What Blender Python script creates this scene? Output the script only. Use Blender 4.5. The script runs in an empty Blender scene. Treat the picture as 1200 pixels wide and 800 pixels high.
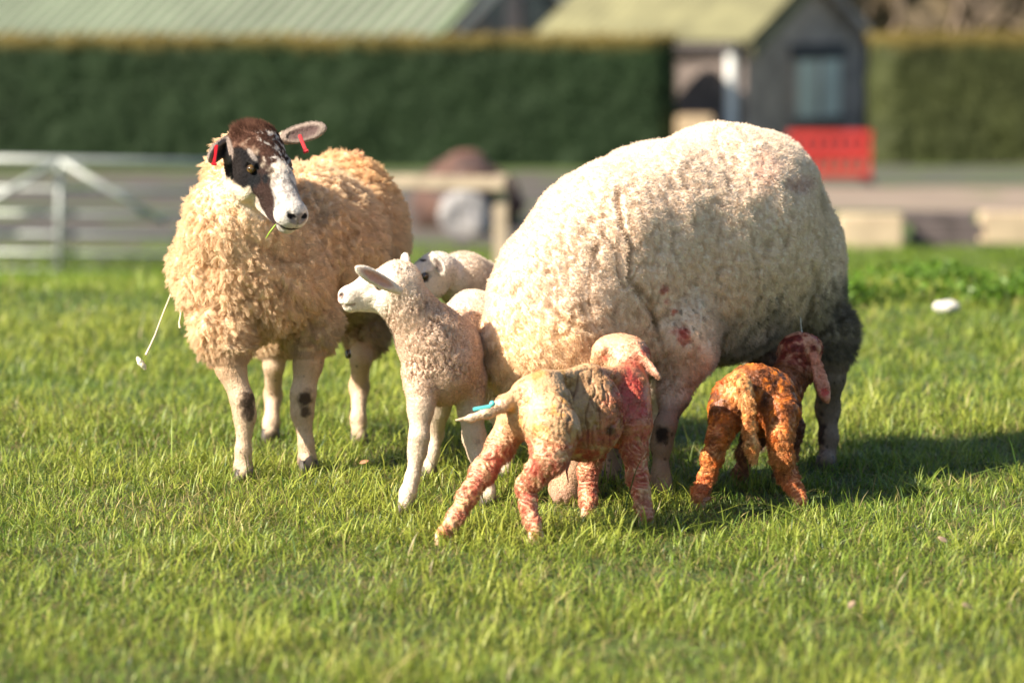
import bpy, bmesh, math, random
import numpy as np
from mathutils import Vector, Matrix, kdtree

random.seed(4)
RNG = np.random.default_rng(11)
scene = bpy.context.scene
col = scene.collection
R = math.radians

# ------------------------------------------------------------------ camera, sky, sun, exposure
CAM_H, FPX = 1.18, 4000.0            # camera height (m), focal length in pixels of the 1200 px wide photograph
PITCH = math.atan(415 / FPX)
cd = bpy.data.cameras.new('camera')
cam = bpy.data.objects.new('camera', cd)
col.objects.link(cam)
cam.location = (0, 0, CAM_H)
cam.rotation_euler = (R(90) - PITCH, 0, 0)
cd.sensor_fit = 'HORIZONTAL'
cd.sensor_width = 36.0
cd.lens = 36.0 * FPX / 1200
cd.clip_start = 0.1
cd.clip_end = 2000
cd.dof.use_dof = True
cd.dof.focus_distance = 7.75
cd.dof.aperture_fstop = 2.6
scene.camera = cam

SUN_EL, SUN_AZ = R(36), R(206)       # azimuth the light comes FROM, counter-clockwise from +X
w = bpy.data.worlds.new('World')
scene.world = w
w.use_nodes = True
nt = w.node_tree
sky = nt.nodes.new('ShaderNodeTexSky')
sky.sky_type = 'NISHITA'
sky.sun_disc = False
sky.sun_elevation = SUN_EL
sky.sun_rotation = math.pi / 2 - SUN_AZ
sky.dust_density = 1.0
bgn = nt.nodes['Background']
bgn.inputs['Strength'].default_value = 0.06
nt.links.new(sky.outputs['Color'], bgn.inputs['Color'])
sl = bpy.data.lights.new('sun', 'SUN')
sl.energy = 5.0
sl.angle = R(0.6)
sl.color = (1.0, 0.88, 0.72)
sun = bpy.data.objects.new('sun', sl)
col.objects.link(sun)
SUNV = Vector((math.cos(SUN_AZ) * math.cos(SUN_EL), math.sin(SUN_AZ) * math.cos(SUN_EL), math.sin(SUN_EL)))
sun.rotation_euler = SUNV.to_track_quat('Z', 'Y').to_euler()
sun.location = (-6, -4, 8)
vs = scene.view_settings
vs.view_transform = 'Standard'
vs.look = 'None'
vs.exposure = 1.46
vs.gamma = 1.0
vs.use_curve_mapping = False
cy = scene.cycles
cy.use_denoising = True
cy.max_bounces = 7
cy.diffuse_bounces = 4
cy.transmission_bounces = 4
cy.transparent_max_bounces = 8
cy.caustics_reflective = cy.caustics_refractive = False
cy.sample_clamp_indirect = 6.0

# ------------------------------------------------------------------ helpers
CP, SP = math.cos(PITCH), math.sin(PITCH)
YSH = 0.0
def at(px, py, Y):
    """Point of the place seen at a pixel of the photograph, Y metres in front of the camera."""
    Y = Y + YSH
    a, b = (px - 600) / FPX, (400 - py) / FPX
    dx, dy, dz = a, CP + b * SP, -SP + b * CP
    t = Y / dy
    return np.array([dx * t, Y, CAM_H + dz * t])
def A3(v): return np.asarray(v, float)
def unit(v):
    v = A3(v); return v / np.linalg.norm(v)

TK = np.array([[-60, 0.02], [5, 0], [13.2, 0.0], [31, -1.52], [45, -1.68], [65, -2.25], [120, -2.6], [900, -6]], float)
def ground_z(x, y):
    x = np.asarray(x, float); y = np.asarray(y, float)
    z = np.interp(y, TK[:, 0], TK[:, 1])
    return z + 0.012 * np.sin(x * 2.1 + 0.7 * y) * np.sin(y * 1.3 + 0.4) * np.clip((y + 20) / 20, 0, 1)

def tag(o, label=None, cat=None, group=None, kind=None):
    if label: o['label'] = label
    if cat: o['category'] = cat
    if group: o['group'] = group
    if kind: o['kind'] = kind
    return o
def empty(name, loc=(0, 0, 0), **k):
    o = bpy.data.objects.new(name, None)
    o.empty_display_size = 0.1
    o.location = Vector([float(c) for c in loc])
    col.objects.link(o)
    return tag(o, **k)
def link(name, me, parent=None, mat=None):
    o = bpy.data.objects.new(name, me)
    col.objects.link(o)
    if mat is not None: me.materials.append(mat)
    if parent is not None:
        o.parent = parent
        o.matrix_parent_inverse = Matrix.Translation(-parent.location)
    return o
def mesh_np(name, V, F, mat=None, parent=None, smooth=True, cols=None):
    """mesh from numpy: V (n,3), F list of arrays (quads and/or tris)"""
    me = bpy.data.meshes.new(name)
    Fs = F if isinstance(F, list) else [F]
    Fs = [f for f in Fs if len(f)]
    me.vertices.add(len(V))
    me.vertices.foreach_set('co', np.ascontiguousarray(V, np.float32).ravel())
    li = np.concatenate([f.ravel() for f in Fs]).astype(np.int32)
    cnt = np.concatenate([np.full(len(f), f.shape[1], np.int32) for f in Fs])
    st = np.concatenate([[0], np.cumsum(cnt)[:-1]]).astype(np.int32)
    me.loops.add(len(li)); me.loops.foreach_set('vertex_index', li)
    me.polygons.add(len(cnt)); me.polygons.foreach_set('loop_start', st)
    me.polygons.foreach_set('use_smooth', np.full(len(cnt), smooth))
    me.update(calc_edges=True)
    if cols is not None:
        a = me.attributes.new('col', 'FLOAT_COLOR', 'POINT')
        a.data.foreach_set('color', np.column_stack([cols, np.ones(len(cols))]).astype(np.float32).ravel())
    me.validate()
    return link(name, me, parent, mat)

# ---- noise in numpy
def _h(ix, iy, iz, s=0):
    n = (ix.astype(np.int64) * 374761393 + iy.astype(np.int64) * 668265263 + iz.astype(np.int64) * 2147483647 + s * 1274126177) & 0xFFFFFFFF
    n = ((n ^ (n >> 13)) * 1274126177) & 0xFFFFFFFF
    n = ((n ^ (n >> 16)) * 2246822519) & 0xFFFFFFFF
    return ((n ^ (n >> 15)) & 0xFFFFFF) / float(0xFFFFFF)
def vnoise(P, sc, s=0):
    Q = P / sc
    i = np.floor(Q).astype(np.int64); f = Q - i; f = f * f * (3 - 2 * f)
    out = 0
    for a in (0, 1):
        for b in (0, 1):
            for c in (0, 1):
                wgt = (f[:, 0] if a else 1 - f[:, 0]) * (f[:, 1] if b else 1 - f[:, 1]) * (f[:, 2] if c else 1 - f[:, 2])
                out = out + wgt * _h(i[:, 0] + a, i[:, 1] + b, i[:, 2] + c, s)
    return out * 2 - 1
def fbm(P, sc, o=3, s=0):
    r = 0; a = 1; t = 0
    for k in range(o):
        r = r + a * vnoise(P, sc / 2 ** k, s + k * 7); t += a; a *= 0.55
    return r / t
def worley(P, sc, s=0):
    """F1, F2 (in cells) of jittered cell noise"""
    Q = P / sc
    i = np.floor(Q).astype(np.int64)
    f1 = np.full(len(P), 9.0); f2 = np.full(len(P), 9.0)
    for a in (-1, 0, 1):
        for b in (-1, 0, 1):
            for c in (-1, 0, 1):
                jx, jy, jz = i[:, 0] + a, i[:, 1] + b, i[:, 2] + c
                d = (jx + _h(jx, jy, jz, s + 1) - Q[:, 0]) ** 2 + (jy + _h(jx, jy, jz, s + 2) - Q[:, 1]) ** 2 + (jz + _h(jx, jy, jz, s + 3) - Q[:, 2]) ** 2
                m = d < f1
                f2 = np.where(m, f1, np.minimum(f2, d)); f1 = np.where(m, d, f1)
    return np.sqrt(f1), np.sqrt(f2)

# ---- signed distance field -> one continuous skin
class Field:
    def __init__(s, lo, hi, h):
        s.h = h; s.lo = A3(lo); s.n = np.ceil((A3(hi) - s.lo) / h).astype(int) + 1
        s.F = np.full(s.n, 1.0, np.float32)
    def _sub(s, lo, hi, m):
        a = np.clip(np.floor((lo - m - s.lo) / s.h).astype(int), 0, s.n)
        b = np.clip(np.ceil((hi + m - s.lo) / s.h).astype(int) + 1, 0, s.n)
        ax = [s.lo[k] + s.h * np.arange(a[k], b[k]) for k in range(3)]
        return (slice(a[0], b[0]), slice(a[1], b[1]), slice(a[2], b[2])), [g.astype(np.float32) for g in np.ix_(*ax)]
    def _mix(s, sl, d, k, sub):
        F = s.F[sl]
        if F.size == 0: return
        if sub:
            A, B = -F, d
        else:
            A, B = F, d
        hh = np.clip(0.5 + 0.5 * (B - A) / k, 0, 1)
        r = B * (1 - hh) + A * hh - k * hh * (1 - hh)
        s.F[sl] = -r if sub else r
    def cone(s, a, b, ra, rb, k=0.02, sub=False):
        a, b = A3(a), A3(b); rm = max(ra, rb)
        sl, (X, Y, Z) = s._sub(np.minimum(a, b) - rm, np.maximum(a, b) + rm, k + 3 * s.h)
        v = b - a; L = max((v ** 2).sum(), 1e-9)
        t = np.clip(((X - a[0]) * v[0] + (Y - a[1]) * v[1] + (Z - a[2]) * v[2]) / L, 0, 1)
        d = np.sqrt((X - a[0] - t * v[0]) ** 2 + (Y - a[1] - t * v[1]) ** 2 + (Z - a[2] - t * v[2]) ** 2) - (ra + (rb - ra) * t)
        s._mix(sl, d, k, sub); return s
    def ell(s, c, r, k=0.02, M=None, sub=False):
        """ellipsoid; rows of M are its axes"""
        c, r = A3(c), A3(r)
        M = np.eye(3) if M is None else A3(M)
        e = np.sqrt(((M * r[:, None]) ** 2).sum(0))
        sl, (X, Y, Z) = s._sub(c - e, c + e, k + 3 * s.h)
        X, Y, Z = X - c[0], Y - c[1], Z - c[2]
        q = [(X * M[i, 0] + Y * M[i, 1] + Z * M[i, 2]) for i in range(3)]
        k0 = np.sqrt(sum((q[i] / r[i]) ** 2 for i in range(3)))
        k1 = np.sqrt(sum((q[i] / r[i] ** 2) ** 2 for i in range(3))) + 1e-6
        s._mix(sl, k0 * (k0 - 1) / k1, k, sub); return s
    def chain(s, pts, k=0.015, thin=0.26):
        # the blend swells a chain of cones, so thin it by a share of the blend width
        for (a, ra), (b, rb) in zip(pts[:-1], pts[1:]): s.cone(a, b, max(ra - k * thin, ra * .55), max(rb - k * thin, rb * .55), k)
        return s
    def mesh(s, smooth=1):
        F = s.F; n = s.n
        I = F < 0
        S = np.zeros(n - 1, np.int8)
        for a in (0, 1):
            for b in (0, 1):
                for c in (0, 1):
                    S += I[a:n[0] - 1 + a, b:n[1] - 1 + b, c:n[2] - 1 + c]
        act = np.argwhere((S > 0) & (S < 8))
        idx = np.full(n - 1, -1, np.int32)
        idx[act[:, 0], act[:, 1], act[:, 2]] = np.arange(len(act))
        offs = [(a, b, c) for a in (0, 1) for b in (0, 1) for c in (0, 1)]
        val = {o: F[act[:, 0] + o[0], act[:, 1] + o[1], act[:, 2] + o[2]] for o in offs}
        acc = np.zeros((len(act), 3)); cnt = np.zeros(len(act))
        for o in offs:
            for ax in range(3):
                if o[ax]: continue
                p = list(o); p[ax] = 1; p = tuple(p)
                A, B = val[o], val[p]
                m = (A < 0) != (B < 0)
                t = np.where(m, A / np.where(m, A - B, 1), 0)
                for q in range(3):
                    acc[:, q] += np.where(m, (t if q == ax else o[q]), 0)
                cnt += m
        V = (act + acc / cnt[:, None]) * s.h + s.lo
        Fc = []
        for ax in range(3):
            b, c = (ax + 1) % 3, (ax + 2) % 3
            sA = [slice(None)] * 3; sB = [slice(None)] * 3
            sA[ax] = slice(0, -1); sB[ax] = slice(1, None)
            e = np.argwhere(I[tuple(sA)] != I[tuple(sB)])
            ok = (e[:, b] > 0) & (e[:, c] > 0) & (e[:, b] < n[b] - 1) & (e[:, c] < n[c] - 1)
            e = e[ok]
            q = []
            for (db, dc) in ((-1, -1), (0, -1), (0, 0), (-1, 0)):
                g = e.copy(); g[:, b] += db; g[:, c] += dc
                q.append(idx[g[:, 0], g[:, 1], g[:, 2]])
            q = np.stack(q, 1)
            ins = I[e[:, 0], e[:, 1], e[:, 2]]
            q[~ins] = q[~ins][:, ::-1]
            Fc.append(q)
        Fc = np.concatenate(Fc)
        Fc = Fc[(Fc >= 0).all(1)]
        # keep the largest connected piece only is not needed: every part overlaps its neighbour
        for _ in range(smooth):
            V = lap(V, Fc, 0.5)
        return V, Fc
def lap(V, Fq, f):
    n = len(V); acc = np.zeros((n, 3)); c = np.zeros(n)
    for a, b in ((0, 1), (1, 2), (2, 3), (3, 0)):
        for (i, j) in ((Fq[:, a], Fq[:, b]), (Fq[:, b], Fq[:, a])):
            c += np.bincount(i, minlength=n)
            for q in range(3): acc[:, q] += np.bincount(i, V[j, q], n)
    c = np.maximum(c, 1)
    return V + f * (acc / c[:, None] - V)
def normals(V, Fq):
    n = len(V)
    N = np.cross(V[Fq[:, 2]] - V[Fq[:, 0]], V[Fq[:, 3 if Fq.shape[1] == 4 else 1]] - V[Fq[:, 1 if Fq.shape[1] == 4 else 0]])
    out = np.zeros((n, 3))
    for k in range(Fq.shape[1]):
        for q in range(3): out[:, q] += np.bincount(Fq[:, k], N[:, q], n)
    return out / (np.linalg.norm(out, axis=1, keepdims=True) + 1e-12)

# ---- materials
def newmat(name):
    m = bpy.data.materials.new(name); m.use_nodes = True
    return m, m.node_tree.nodes, m.node_tree.links, m.node_tree.nodes['Principled BSDF']
def plain(name, c, rough=0.7, var=0.25, scale=6.0, metal=0.0, bump=0.0, c2=None, coat=0.0, detail=4):
    m, N, L, b = newmat(name)
    tc = N.new('ShaderNodeTexCoord'); ns = N.new('ShaderNodeTexNoise'); ns.inputs['Scale'].default_value = scale
    ns.inputs['Detail'].default_value = detail
    L.new(tc.outputs['Object'], ns.inputs['Vector'])
    rp = N.new('ShaderNodeValToRGB')
    lo = [x * (1 - var) for x in c] if c2 is None else c2
    hi = [min(1, x * (1 + var)) for x in c] if c2 is None else c
    rp.color_ramp.elements[0].position = 0.35; rp.color_ramp.elements[1].position = 0.65
    rp.color_ramp.elements[0].color = (*lo, 1); rp.color_ramp.elements[1].color = (*hi, 1)
    L.new(ns.outputs['Fac'], rp.inputs['Fac']); L.new(rp.outputs['Color'], b.inputs['Base Color'])
    b.inputs['Roughness'].default_value = rough; b.inputs['Metallic'].default_value = metal
    b.inputs['Coat Weight'].default_value = coat
    if bump:
        bp = N.new('ShaderNodeBump'); bp.inputs['Strength'].default_value = bump; bp.inputs['Distance'].default_value = 0.02
        L.new(ns.outputs['Fac'], bp.inputs['Height']); L.new(bp.outputs['Normal'], b.inputs['Normal'])
    return m
def attr_mat(name, rough=0.8, transl=0.0, spec=0.2, gain=1.0, sheen=0.0, fine=0.0):
    """material coloured by the mesh's own colour attribute"""
    m, N, L, b = newmat(name)
    at_ = N.new('ShaderNodeAttribute'); at_.attribute_name = 'col'
    c = at_.outputs['Color']
    if fine:
        tc = N.new('ShaderNodeTexCoord'); ns = N.new('ShaderNodeTexNoise'); ns.inputs['Scale'].default_value = 260
        ns.inputs['Detail'].default_value = 3
        L.new(tc.outputs['Object'], ns.inputs['Vector'])
        mr = N.new('ShaderNodeMapRange'); mr.inputs[3].default_value = 1 - fine; mr.inputs[4].default_value = 1 + fine
        L.new(ns.outputs['Fac'], mr.inputs[0])
        mx = N.new('ShaderNodeMix'); mx.data_type = 'RGBA'; mx.blend_type = 'MULTIPLY'; mx.inputs[0].default_value = 1
        L.new(c, mx.inputs[6]); L.new(mr.outputs[0], mx.inputs[7]); c = mx.outputs[2]
        bp = N.new('ShaderNodeBump'); bp.inputs['Strength'].default_value = 0.5; bp.inputs['Distance'].default_value = 0.003
        vo = N.new('ShaderNodeTexVoronoi'); vo.inputs['Scale'].default_value = 130
        L.new(tc.outputs['Object'], vo.inputs['Vector'])
        b2 = N.new('ShaderNodeBump'); b2.invert = True; b2.inputs['Strength'].default_value = 0.45; b2.inputs['Distance'].default_value = 0.003
        L.new(vo.outputs['Distance'], b2.inputs['Height']); L.new(b2.outputs['Normal'], bp.inputs['Normal'])
        L.new(ns.outputs['Fac'], bp.inputs['Height']); L.new(bp.outputs['Normal'], b.inputs['Normal'])
    L.new(c, b.inputs['Base Color'])
    b.inputs['Roughness'].default_value = rough; b.inputs['Specular IOR Level'].default_value = spec
    b.inputs['Sheen Weight'].default_value = sheen
    if transl:
        t = N.new('ShaderNodeBsdfTranslucent'); L.new(c, t.inputs['Color'])
        ms = N.new('ShaderNodeMixShader'); ms.inputs[0].default_value = transl
        L.new(b.outputs[0], ms.inputs[1]); L.new(t.outputs[0], ms.inputs[2])
        L.new(ms.outputs[0], N['Material Output'].inputs['Surface'])
    return m
# ------------------------------------------------------------------ setting: terrain, road, yard
def sheet(name, x0, x1, ys, mat, dz=0.0, nx=40, wob=0.0):
    xs = np.linspace(x0, x1, nx); ys = A3(ys)
    X, Y = np.meshgrid(xs, ys)
    if wob:
        Y = Y.copy()
        for r_ in (0, len(ys) - 1): Y[r_] += wob * np.sin(xs * 1.7 + r_) + wob * 0.6 * np.sin(xs * 4.1)
    Z = ground_z(X, Y) + dz
    V = np.stack([X, Y, Z], -1).reshape(-1, 3)
    i = np.arange(len(ys) - 1)[:, None] * nx + np.arange(nx - 1)[None]
    F = np.stack([i, i + 1, i + nx + 1, i + nx], -1).reshape(-1, 4)
    return tag(mesh_np(name, V, F, mat), kind='structure')

m_soil, N, L, b = newmat('field_soil')
tc = N.new('ShaderNodeTexCoord')
n1 = N.new('ShaderNodeTexNoise'); n1.inputs['Scale'].default_value = 1.3; n1.inputs['Detail'].default_value = 6
n2 = N.new('ShaderNodeTexNoise'); n2.inputs['Scale'].default_value = 45; n2.inputs['Detail'].default_value = 5
L.new(tc.outputs['Object'], n1.inputs['Vector']); L.new(tc.outputs['Object'], n2.inputs['Vector'])
r1 = N.new('ShaderNodeValToRGB')
e = r1.color_ramp.elements; e[0].position = 0.3; e[0].color = (0.045, 0.085, 0.012, 1); e[1].position = 0.7; e[1].color = (0.10, 0.16, 0.02, 1)
r2 = N.new('ShaderNodeValToRGB')
e = r2.color_ramp.elements; e[0].position = 0.35; e[0].color = (0.35, 0.3, 0.25, 1); e[1].position = 0.65; e[1].color = (1, 1, 1, 1)
mx = N.new('ShaderNodeMix'); mx.data_type = 'RGBA'; mx.blend_type = 'MULTIPLY'; mx.inputs[0].default_value = 0.8
L.new(n1.outputs['Fac'], r1.inputs['Fac']); L.new(n2.outputs['Fac'], r2.inputs['Fac'])
L.new(r1.outputs['Color'], mx.inputs[6]); L.new(r2.outputs['Color'], mx.inputs[7]); L.new(mx.outputs[2], b.inputs['Base Color'])
b.inputs['Roughness'].default_value = 0.95
ys = np.concatenate([np.linspace(-40, 4, 12), np.linspace(4.5, 20, 90), np.linspace(21, 70, 50), np.geomspace(72, 900, 20)])
xs = np.concatenate([-np.geomspace(6, 500, 20)[::-1], np.linspace(-5.5, 5.5, 70), np.geomspace(6, 500, 20)])
X, Y = np.meshgrid(xs, ys)
V = np.stack([X, Y, ground_z(X, Y)], -1).reshape(-1, 3); nx = len(xs)
i = np.arange(len(ys) - 1)[:, None] * nx + np.arange(nx - 1)[None]
tag(mesh_np('ground', V, np.stack([i, i + 1, i + nx + 1, i + nx], -1).reshape(-1, 4), m_soil), kind='structure')

m_road = plain('road_surface', (0.20, 0.155, 0.115), 0.9, 0.15, 0.8)
m_yard = plain('yard_dirt', (0.075, 0.062, 0.050), 0.95, 0.3, 0.35, c2=(0.035, 0.032, 0.026))
sheet('road', 3.0, 60, np.linspace(43.5, 53.0, 14), m_road, 0.008, 60, 0.1)
sheet('verge', 2.9, 60, np.linspace(53.8, 70, 10), plain('verge_dirt_hedge_shade', (.055, .06, .04), .95, .3, .6), 0.004, 40)  # dark strip standing in for the hedge's shadow, put into the dirt colour
sheet('farmyard', -40, 2.9, np.linspace(33.5, 62, 22), m_yard, 0.004, 50, 0.25)

# ------------------------------------------------------------------ hedges
m_hedge = attr_mat('hedge_leaves', 0.75, 0.15, 0.25)
def leaf_cards(P, N_, size, colr, rng, var=0.3):
    n = len(P)
    u = np.cross(N_, rng.normal(size=(n, 3))); u /= np.linalg.norm(u, axis=1, keepdims=True) + 1e-9
    v = np.cross(N_, u) + 0.5 * rng.normal(size=(n, 3)) * 0.6
    s = size * rng.uniform(0.6, 1.4, n)[:, None]
    V = np.stack([P - u * s * .5, P + v * s * 0.45 - u * s * 0, P + u * s * .5, P - v * s * .45], 1).reshape(-1, 3)
    F = np.arange(4 * n).reshape(-1, 4)
    c = colr * rng.uniform(1 - var, 1 + var, n)[:, None]
    return V, F, np.repeat(c, 4, 0)
def hedge(x0, x1, yc, depth, h, label, warm=0.0, seed=1):
    rng = np.random.default_rng(seed)
    g = 0.11
    nx, nz, nd = int((x1 - x0) / g), int(h / g), int(depth / g)
    # profile round the hedge: front face, top, back face
    prof = [(0, z) for z in np.linspace(0, 1, nz)] + [(d, 1) for d in np.linspace(0, 1, nd)[1:]] + [(1, z) for z in np.linspace(1, 0, nz)[1:]]
    prof = A3(prof); X = np.linspace(x0, x1, nx)
    zg = ground_z(0, yc)
    V = np.zeros((nx, len(prof), 3))
    V[:, :, 0] = X[:, None]; V[:, :, 1] = yc - depth / 2 + depth * prof[None, :, 0]
    V[:, :, 2] = zg - 0.05 + (h + 0.05) * prof[None, :, 1]
    taper = 1 - 0.12 * prof[:, 1]
    V[:, :, 1] = yc + (V[:, :, 1] - yc) * taper[None]
    endt = np.minimum((X - x0), (x1 - X)); rnd = 1 - 0.35 * np.clip(1 - endt / 0.5, 0, 1) ** 2
    V[:, :, 1] = yc + (V[:, :, 1] - yc) * rnd[:, None]
    V = V.reshape(-1, 3)
    m = len(prof); i = np.arange(nx - 1)[:, None] * m + np.arange(m - 1)[None]
    F = np.stack([i, i + m, i + m + 1, i + 1], -1).reshape(-1, 4)[:, ::-1]
    e0 = [k for k in range(m)]
    Nn = normals(V, F)
    V = V + Nn * (0.06 * fbm(V, 0.7, 4, seed) + 0.05 * fbm(V, 0.2, 2, seed + 3))[:, None]
    hh = (V[:, 2] - zg) / h
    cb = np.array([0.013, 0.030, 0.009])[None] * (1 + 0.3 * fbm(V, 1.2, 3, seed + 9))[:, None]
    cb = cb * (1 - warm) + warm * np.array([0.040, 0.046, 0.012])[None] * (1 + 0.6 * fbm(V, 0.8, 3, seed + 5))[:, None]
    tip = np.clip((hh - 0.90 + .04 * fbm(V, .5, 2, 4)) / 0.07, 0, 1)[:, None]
    cb = cb * (1 - tip) + tip * np.array([0.15, 0.115, 0.03])  # sunlit top edge painted in as a yellow-brown tint
    # loose leaves and shoots all over the skin
    k = rng.integers(0, len(V), int(26 * nx * m / 10))
    P = V[k] + Nn[k] * rng.uniform(-0.02, 0.09, len(k))[:, None] + rng.normal(size=(len(k), 3)) * 0.05
    N2 = Nn[k] + rng.normal(size=(len(k), 3)) * 0.6; N2 /= np.linalg.norm(N2, axis=1, keepdims=True)
    LV, LF, LC = leaf_cards(P, N2, 0.07, cb[k] * 1.15, rng)
    cap = [np.array([[0, 1, 1, 0]])][:0]
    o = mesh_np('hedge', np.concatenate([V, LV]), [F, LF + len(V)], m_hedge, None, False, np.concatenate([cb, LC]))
    # closed ends
    bm = bmesh.new(); bm.from_mesh(o.data); bm.verts.ensure_lookup_table()
    for base in (0, (nx - 1) * m):
        try: bm.faces.new([bm.verts[base + q] for q in range(m)])
        except ValueError: pass
    bm.to_mesh(o.data); bm.free()
    return tag(o, label, 'hedge')
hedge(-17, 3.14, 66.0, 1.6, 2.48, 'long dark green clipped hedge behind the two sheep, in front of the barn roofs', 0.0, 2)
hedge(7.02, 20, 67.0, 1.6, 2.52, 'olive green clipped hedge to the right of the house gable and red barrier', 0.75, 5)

# ------------------------------------------------------------------ buildings
U = A3((0.81, -0.586, 0)); W_ = A3((0.586, 0.81, 0)); UP = A3((0, 0, 1))
def boxm(name, o, ax, size, mat, parent=None, bev=0.0):
    """box: corner-centre o (centre of its base), axes ax (3 vectors), size"""
    o = A3(o); ax = [A3(a) for a in ax]
    bm = bmesh.new(); vs_ = []
    for sz in (0, 1):
        for (sx, sy) in ((-.5, -.5), (.5, -.5), (.5, .5), (-.5, .5)):
            vs_.append(bm.verts.new(o + ax[0] * sx * size[0] + ax[1] * sy * size[1] + ax[2] * sz * size[2]))
    for f in ((0, 3, 2, 1), (4, 5, 6, 7), (0, 1, 5, 4), (1, 2, 6, 5), (2, 3, 7, 6), (3, 0, 4, 7)): bm.faces.new([vs_[i] for i in f])
    if bev: bmesh.ops.bevel(bm, geom=bm.edges[:], offset=bev, segments=2, affect='EDGES')
    bmesh.ops.recalc_face_normals(bm, faces=bm.faces[:])
    me = bpy.data.meshes.new(name); bm.to_mesh(me); bm.free()
    return link(name, me, parent, mat)
AXW = [A3((1, 0, 0)), A3((0, 1, 0)), UP]
def poly_slab(name, pts, thick, mat, parent):
    pts = [A3(p) for p in pts]
    n = unit(np.cross(pts[1] - pts[0], pts[2] - pts[0]))
    bm = bmesh.new()
    a = [bm.verts.new(p) for p in pts]; b_ = [bm.verts.new(p - n * thick) for p in pts]
    bm.faces.new(a); bm.faces.new(b_[::-1]); k = len(pts)
    for i in range(k): bm.faces.new([a[i], b_[i], b_[(i + 1) % k], a[(i + 1) % k]])
    bmesh.ops.recalc_face_normals(bm, faces=bm.faces[:])
    me = bpy.data.meshes.new(name); bm.to_mesh(me); bm.free()
    return link(name, me, parent, mat)
def ribbed(name, c0, along, up, nlen, slope, mat, parent, pitch=0.40, amp=0.06):
    """corrugated sheet roof: c0 lower corner, ribs run along `up`"""
    na = int(nlen / pitch * 8) + 1
    a = np.linspace(0, nlen, na); s_ = np.linspace(0, slope, 5)
    n = unit(np.cross(along, up)); n = n if n[2] > 0 else -n
    prof = amp * np.clip(np.cos(a / pitch * 2 * np.pi) * 1.6, -1, 1)
    V = c0[None, None] + a[:, None, None] * along + s_[None, :, None] * up + (prof[:, None, None]) * n
    V2 = V - n * 0.05
    m = 5; i = np.arange(na - 1)[:, None] * m + np.arange(m - 1)[None]
    F = np.stack([i, i + m, i + m + 1, i + 1], -1).reshape(-1, 4)
    V = V.reshape(-1, 3); V2 = V2.reshape(-1, 3)
    return mesh_np(name, np.concatenate([V, V2]), np.concatenate([F, F[:, ::-1] + len(V)]), mat, parent, False)
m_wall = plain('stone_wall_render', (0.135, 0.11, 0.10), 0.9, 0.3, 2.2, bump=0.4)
m_gable2 = plain('grey_gable_lightened', (0.27, 0.26, 0.25), 0.9, 0.15, 1.2)  # barn wall grey, lightened in colour to offset the shade on its gable
m_gable = plain('stone_gable_lightened', (0.42, 0.335, 0.28), 0.9, 0.3, 2.2, bump=0.4)  # house wall tone, lightened in colour because the gable lies in shade
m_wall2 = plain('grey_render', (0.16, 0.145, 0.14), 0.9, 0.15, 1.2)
m_groof = plain('green_sheet_roof', (0.17, 0.215, 0.14), 0.55, 0.12, 0.6)
m_yroof = plain('mossy_roof', (0.17, 0.165, 0.085), 0.8, 0.2, 1.5)
m_pale = plain('pale_trim', (0.55, 0.56, 0.48), 0.6, 0.08, 3)
m_white = plain('white_paint', (0.75, 0.77, 0.76), 0.5, 0.05, 3)
m_glass = plain('window_glass', (0.05, 0.07, 0.08), 0.1, 0.2, 2)
m_door = plain('pale_green_pane', (0.80, 0.82, 0.68), 0.8, 0.08, 2)
m_dark = plain('dark_timber', (0.05, 0.045, 0.05), 0.7, 0.2, 3)

def gabled(name, corner, length, width, wall_h, pitch, wallmat, roofmat, over, label, gablemat=None):
    """corner: ground point of the near corner between the side wall and the gable end; length runs along -U, width along +W"""
    root = empty(name, corner, label=label, cat='building')
    c = A3(corner); t = math.tan(pitch)
    gab = [c, c + W_ * width, c + W_ * width + UP * wall_h, c + W_ * width / 2 + UP * (wall_h + t * width / 2), c + UP * wall_h]
    bm = bmesh.new()
    a = [bm.verts.new(p) for p in gab]; b_ = [bm.verts.new(p - U * length) for p in gab]
    bm.faces.new(a); bm.faces.new(b_[::-1])
    for i in range(5): bm.faces.new([a[i], b_[i], b_[(i + 1) % 5], a[(i + 1) % 5]])
    bmesh.ops.recalc_face_normals(bm, faces=bm.faces[:])
    me = bpy.data.meshes.new('wall'); bm.to_mesh(me); bm.free()
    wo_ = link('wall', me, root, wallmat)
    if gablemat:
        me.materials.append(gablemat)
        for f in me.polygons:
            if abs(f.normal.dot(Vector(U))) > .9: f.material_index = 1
    sl = (width / 2 + over) / math.cos(pitch)
    for sgn in (1, -1):
        up = unit(W_ * sgn + UP * t)
        base = c + UP * (wall_h + 0.05 - over * t) + (W_ * width / 2 - W_ * sgn * (width / 2 + over)) + U * over
        ribbed('roof', base, -U, up, length + 2 * over, sl, roofmat, root, 0.40 if gablemat is not m_gable else .25, .06 if gablemat is not m_gable else .02)
        boxm('verge_board', base + up * sl / 2 - UP * 0.14 + U * 0.03, [up, U, unit(np.cross(up, U)) * sgn], (sl, 0.05, 0.2), m_pale if gablemat is not m_gable else (roofmat if sgn == 1 else m_gable), root)
        if sgn == 1:
            boxm('gutter', c + UP * (wall_h - 0.10 - over * t) - W_ * (over + 0.06) - U * length / 2, [U, W_, UP], (length, 0.1, 0.1), m_dark, root)
    return root, c
g0 = at(873, 216, 66.5); g0[2] = ground_z(0, 66.5) - 0.1
house, hc = gabled('stone_house', g0, 4.8, 4.8, 2.58, R(29), m_wall, m_yroof, 0.22, 'stone house end with mossy yellow-green roof, pale green window and white downpipe', m_gable)
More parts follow.
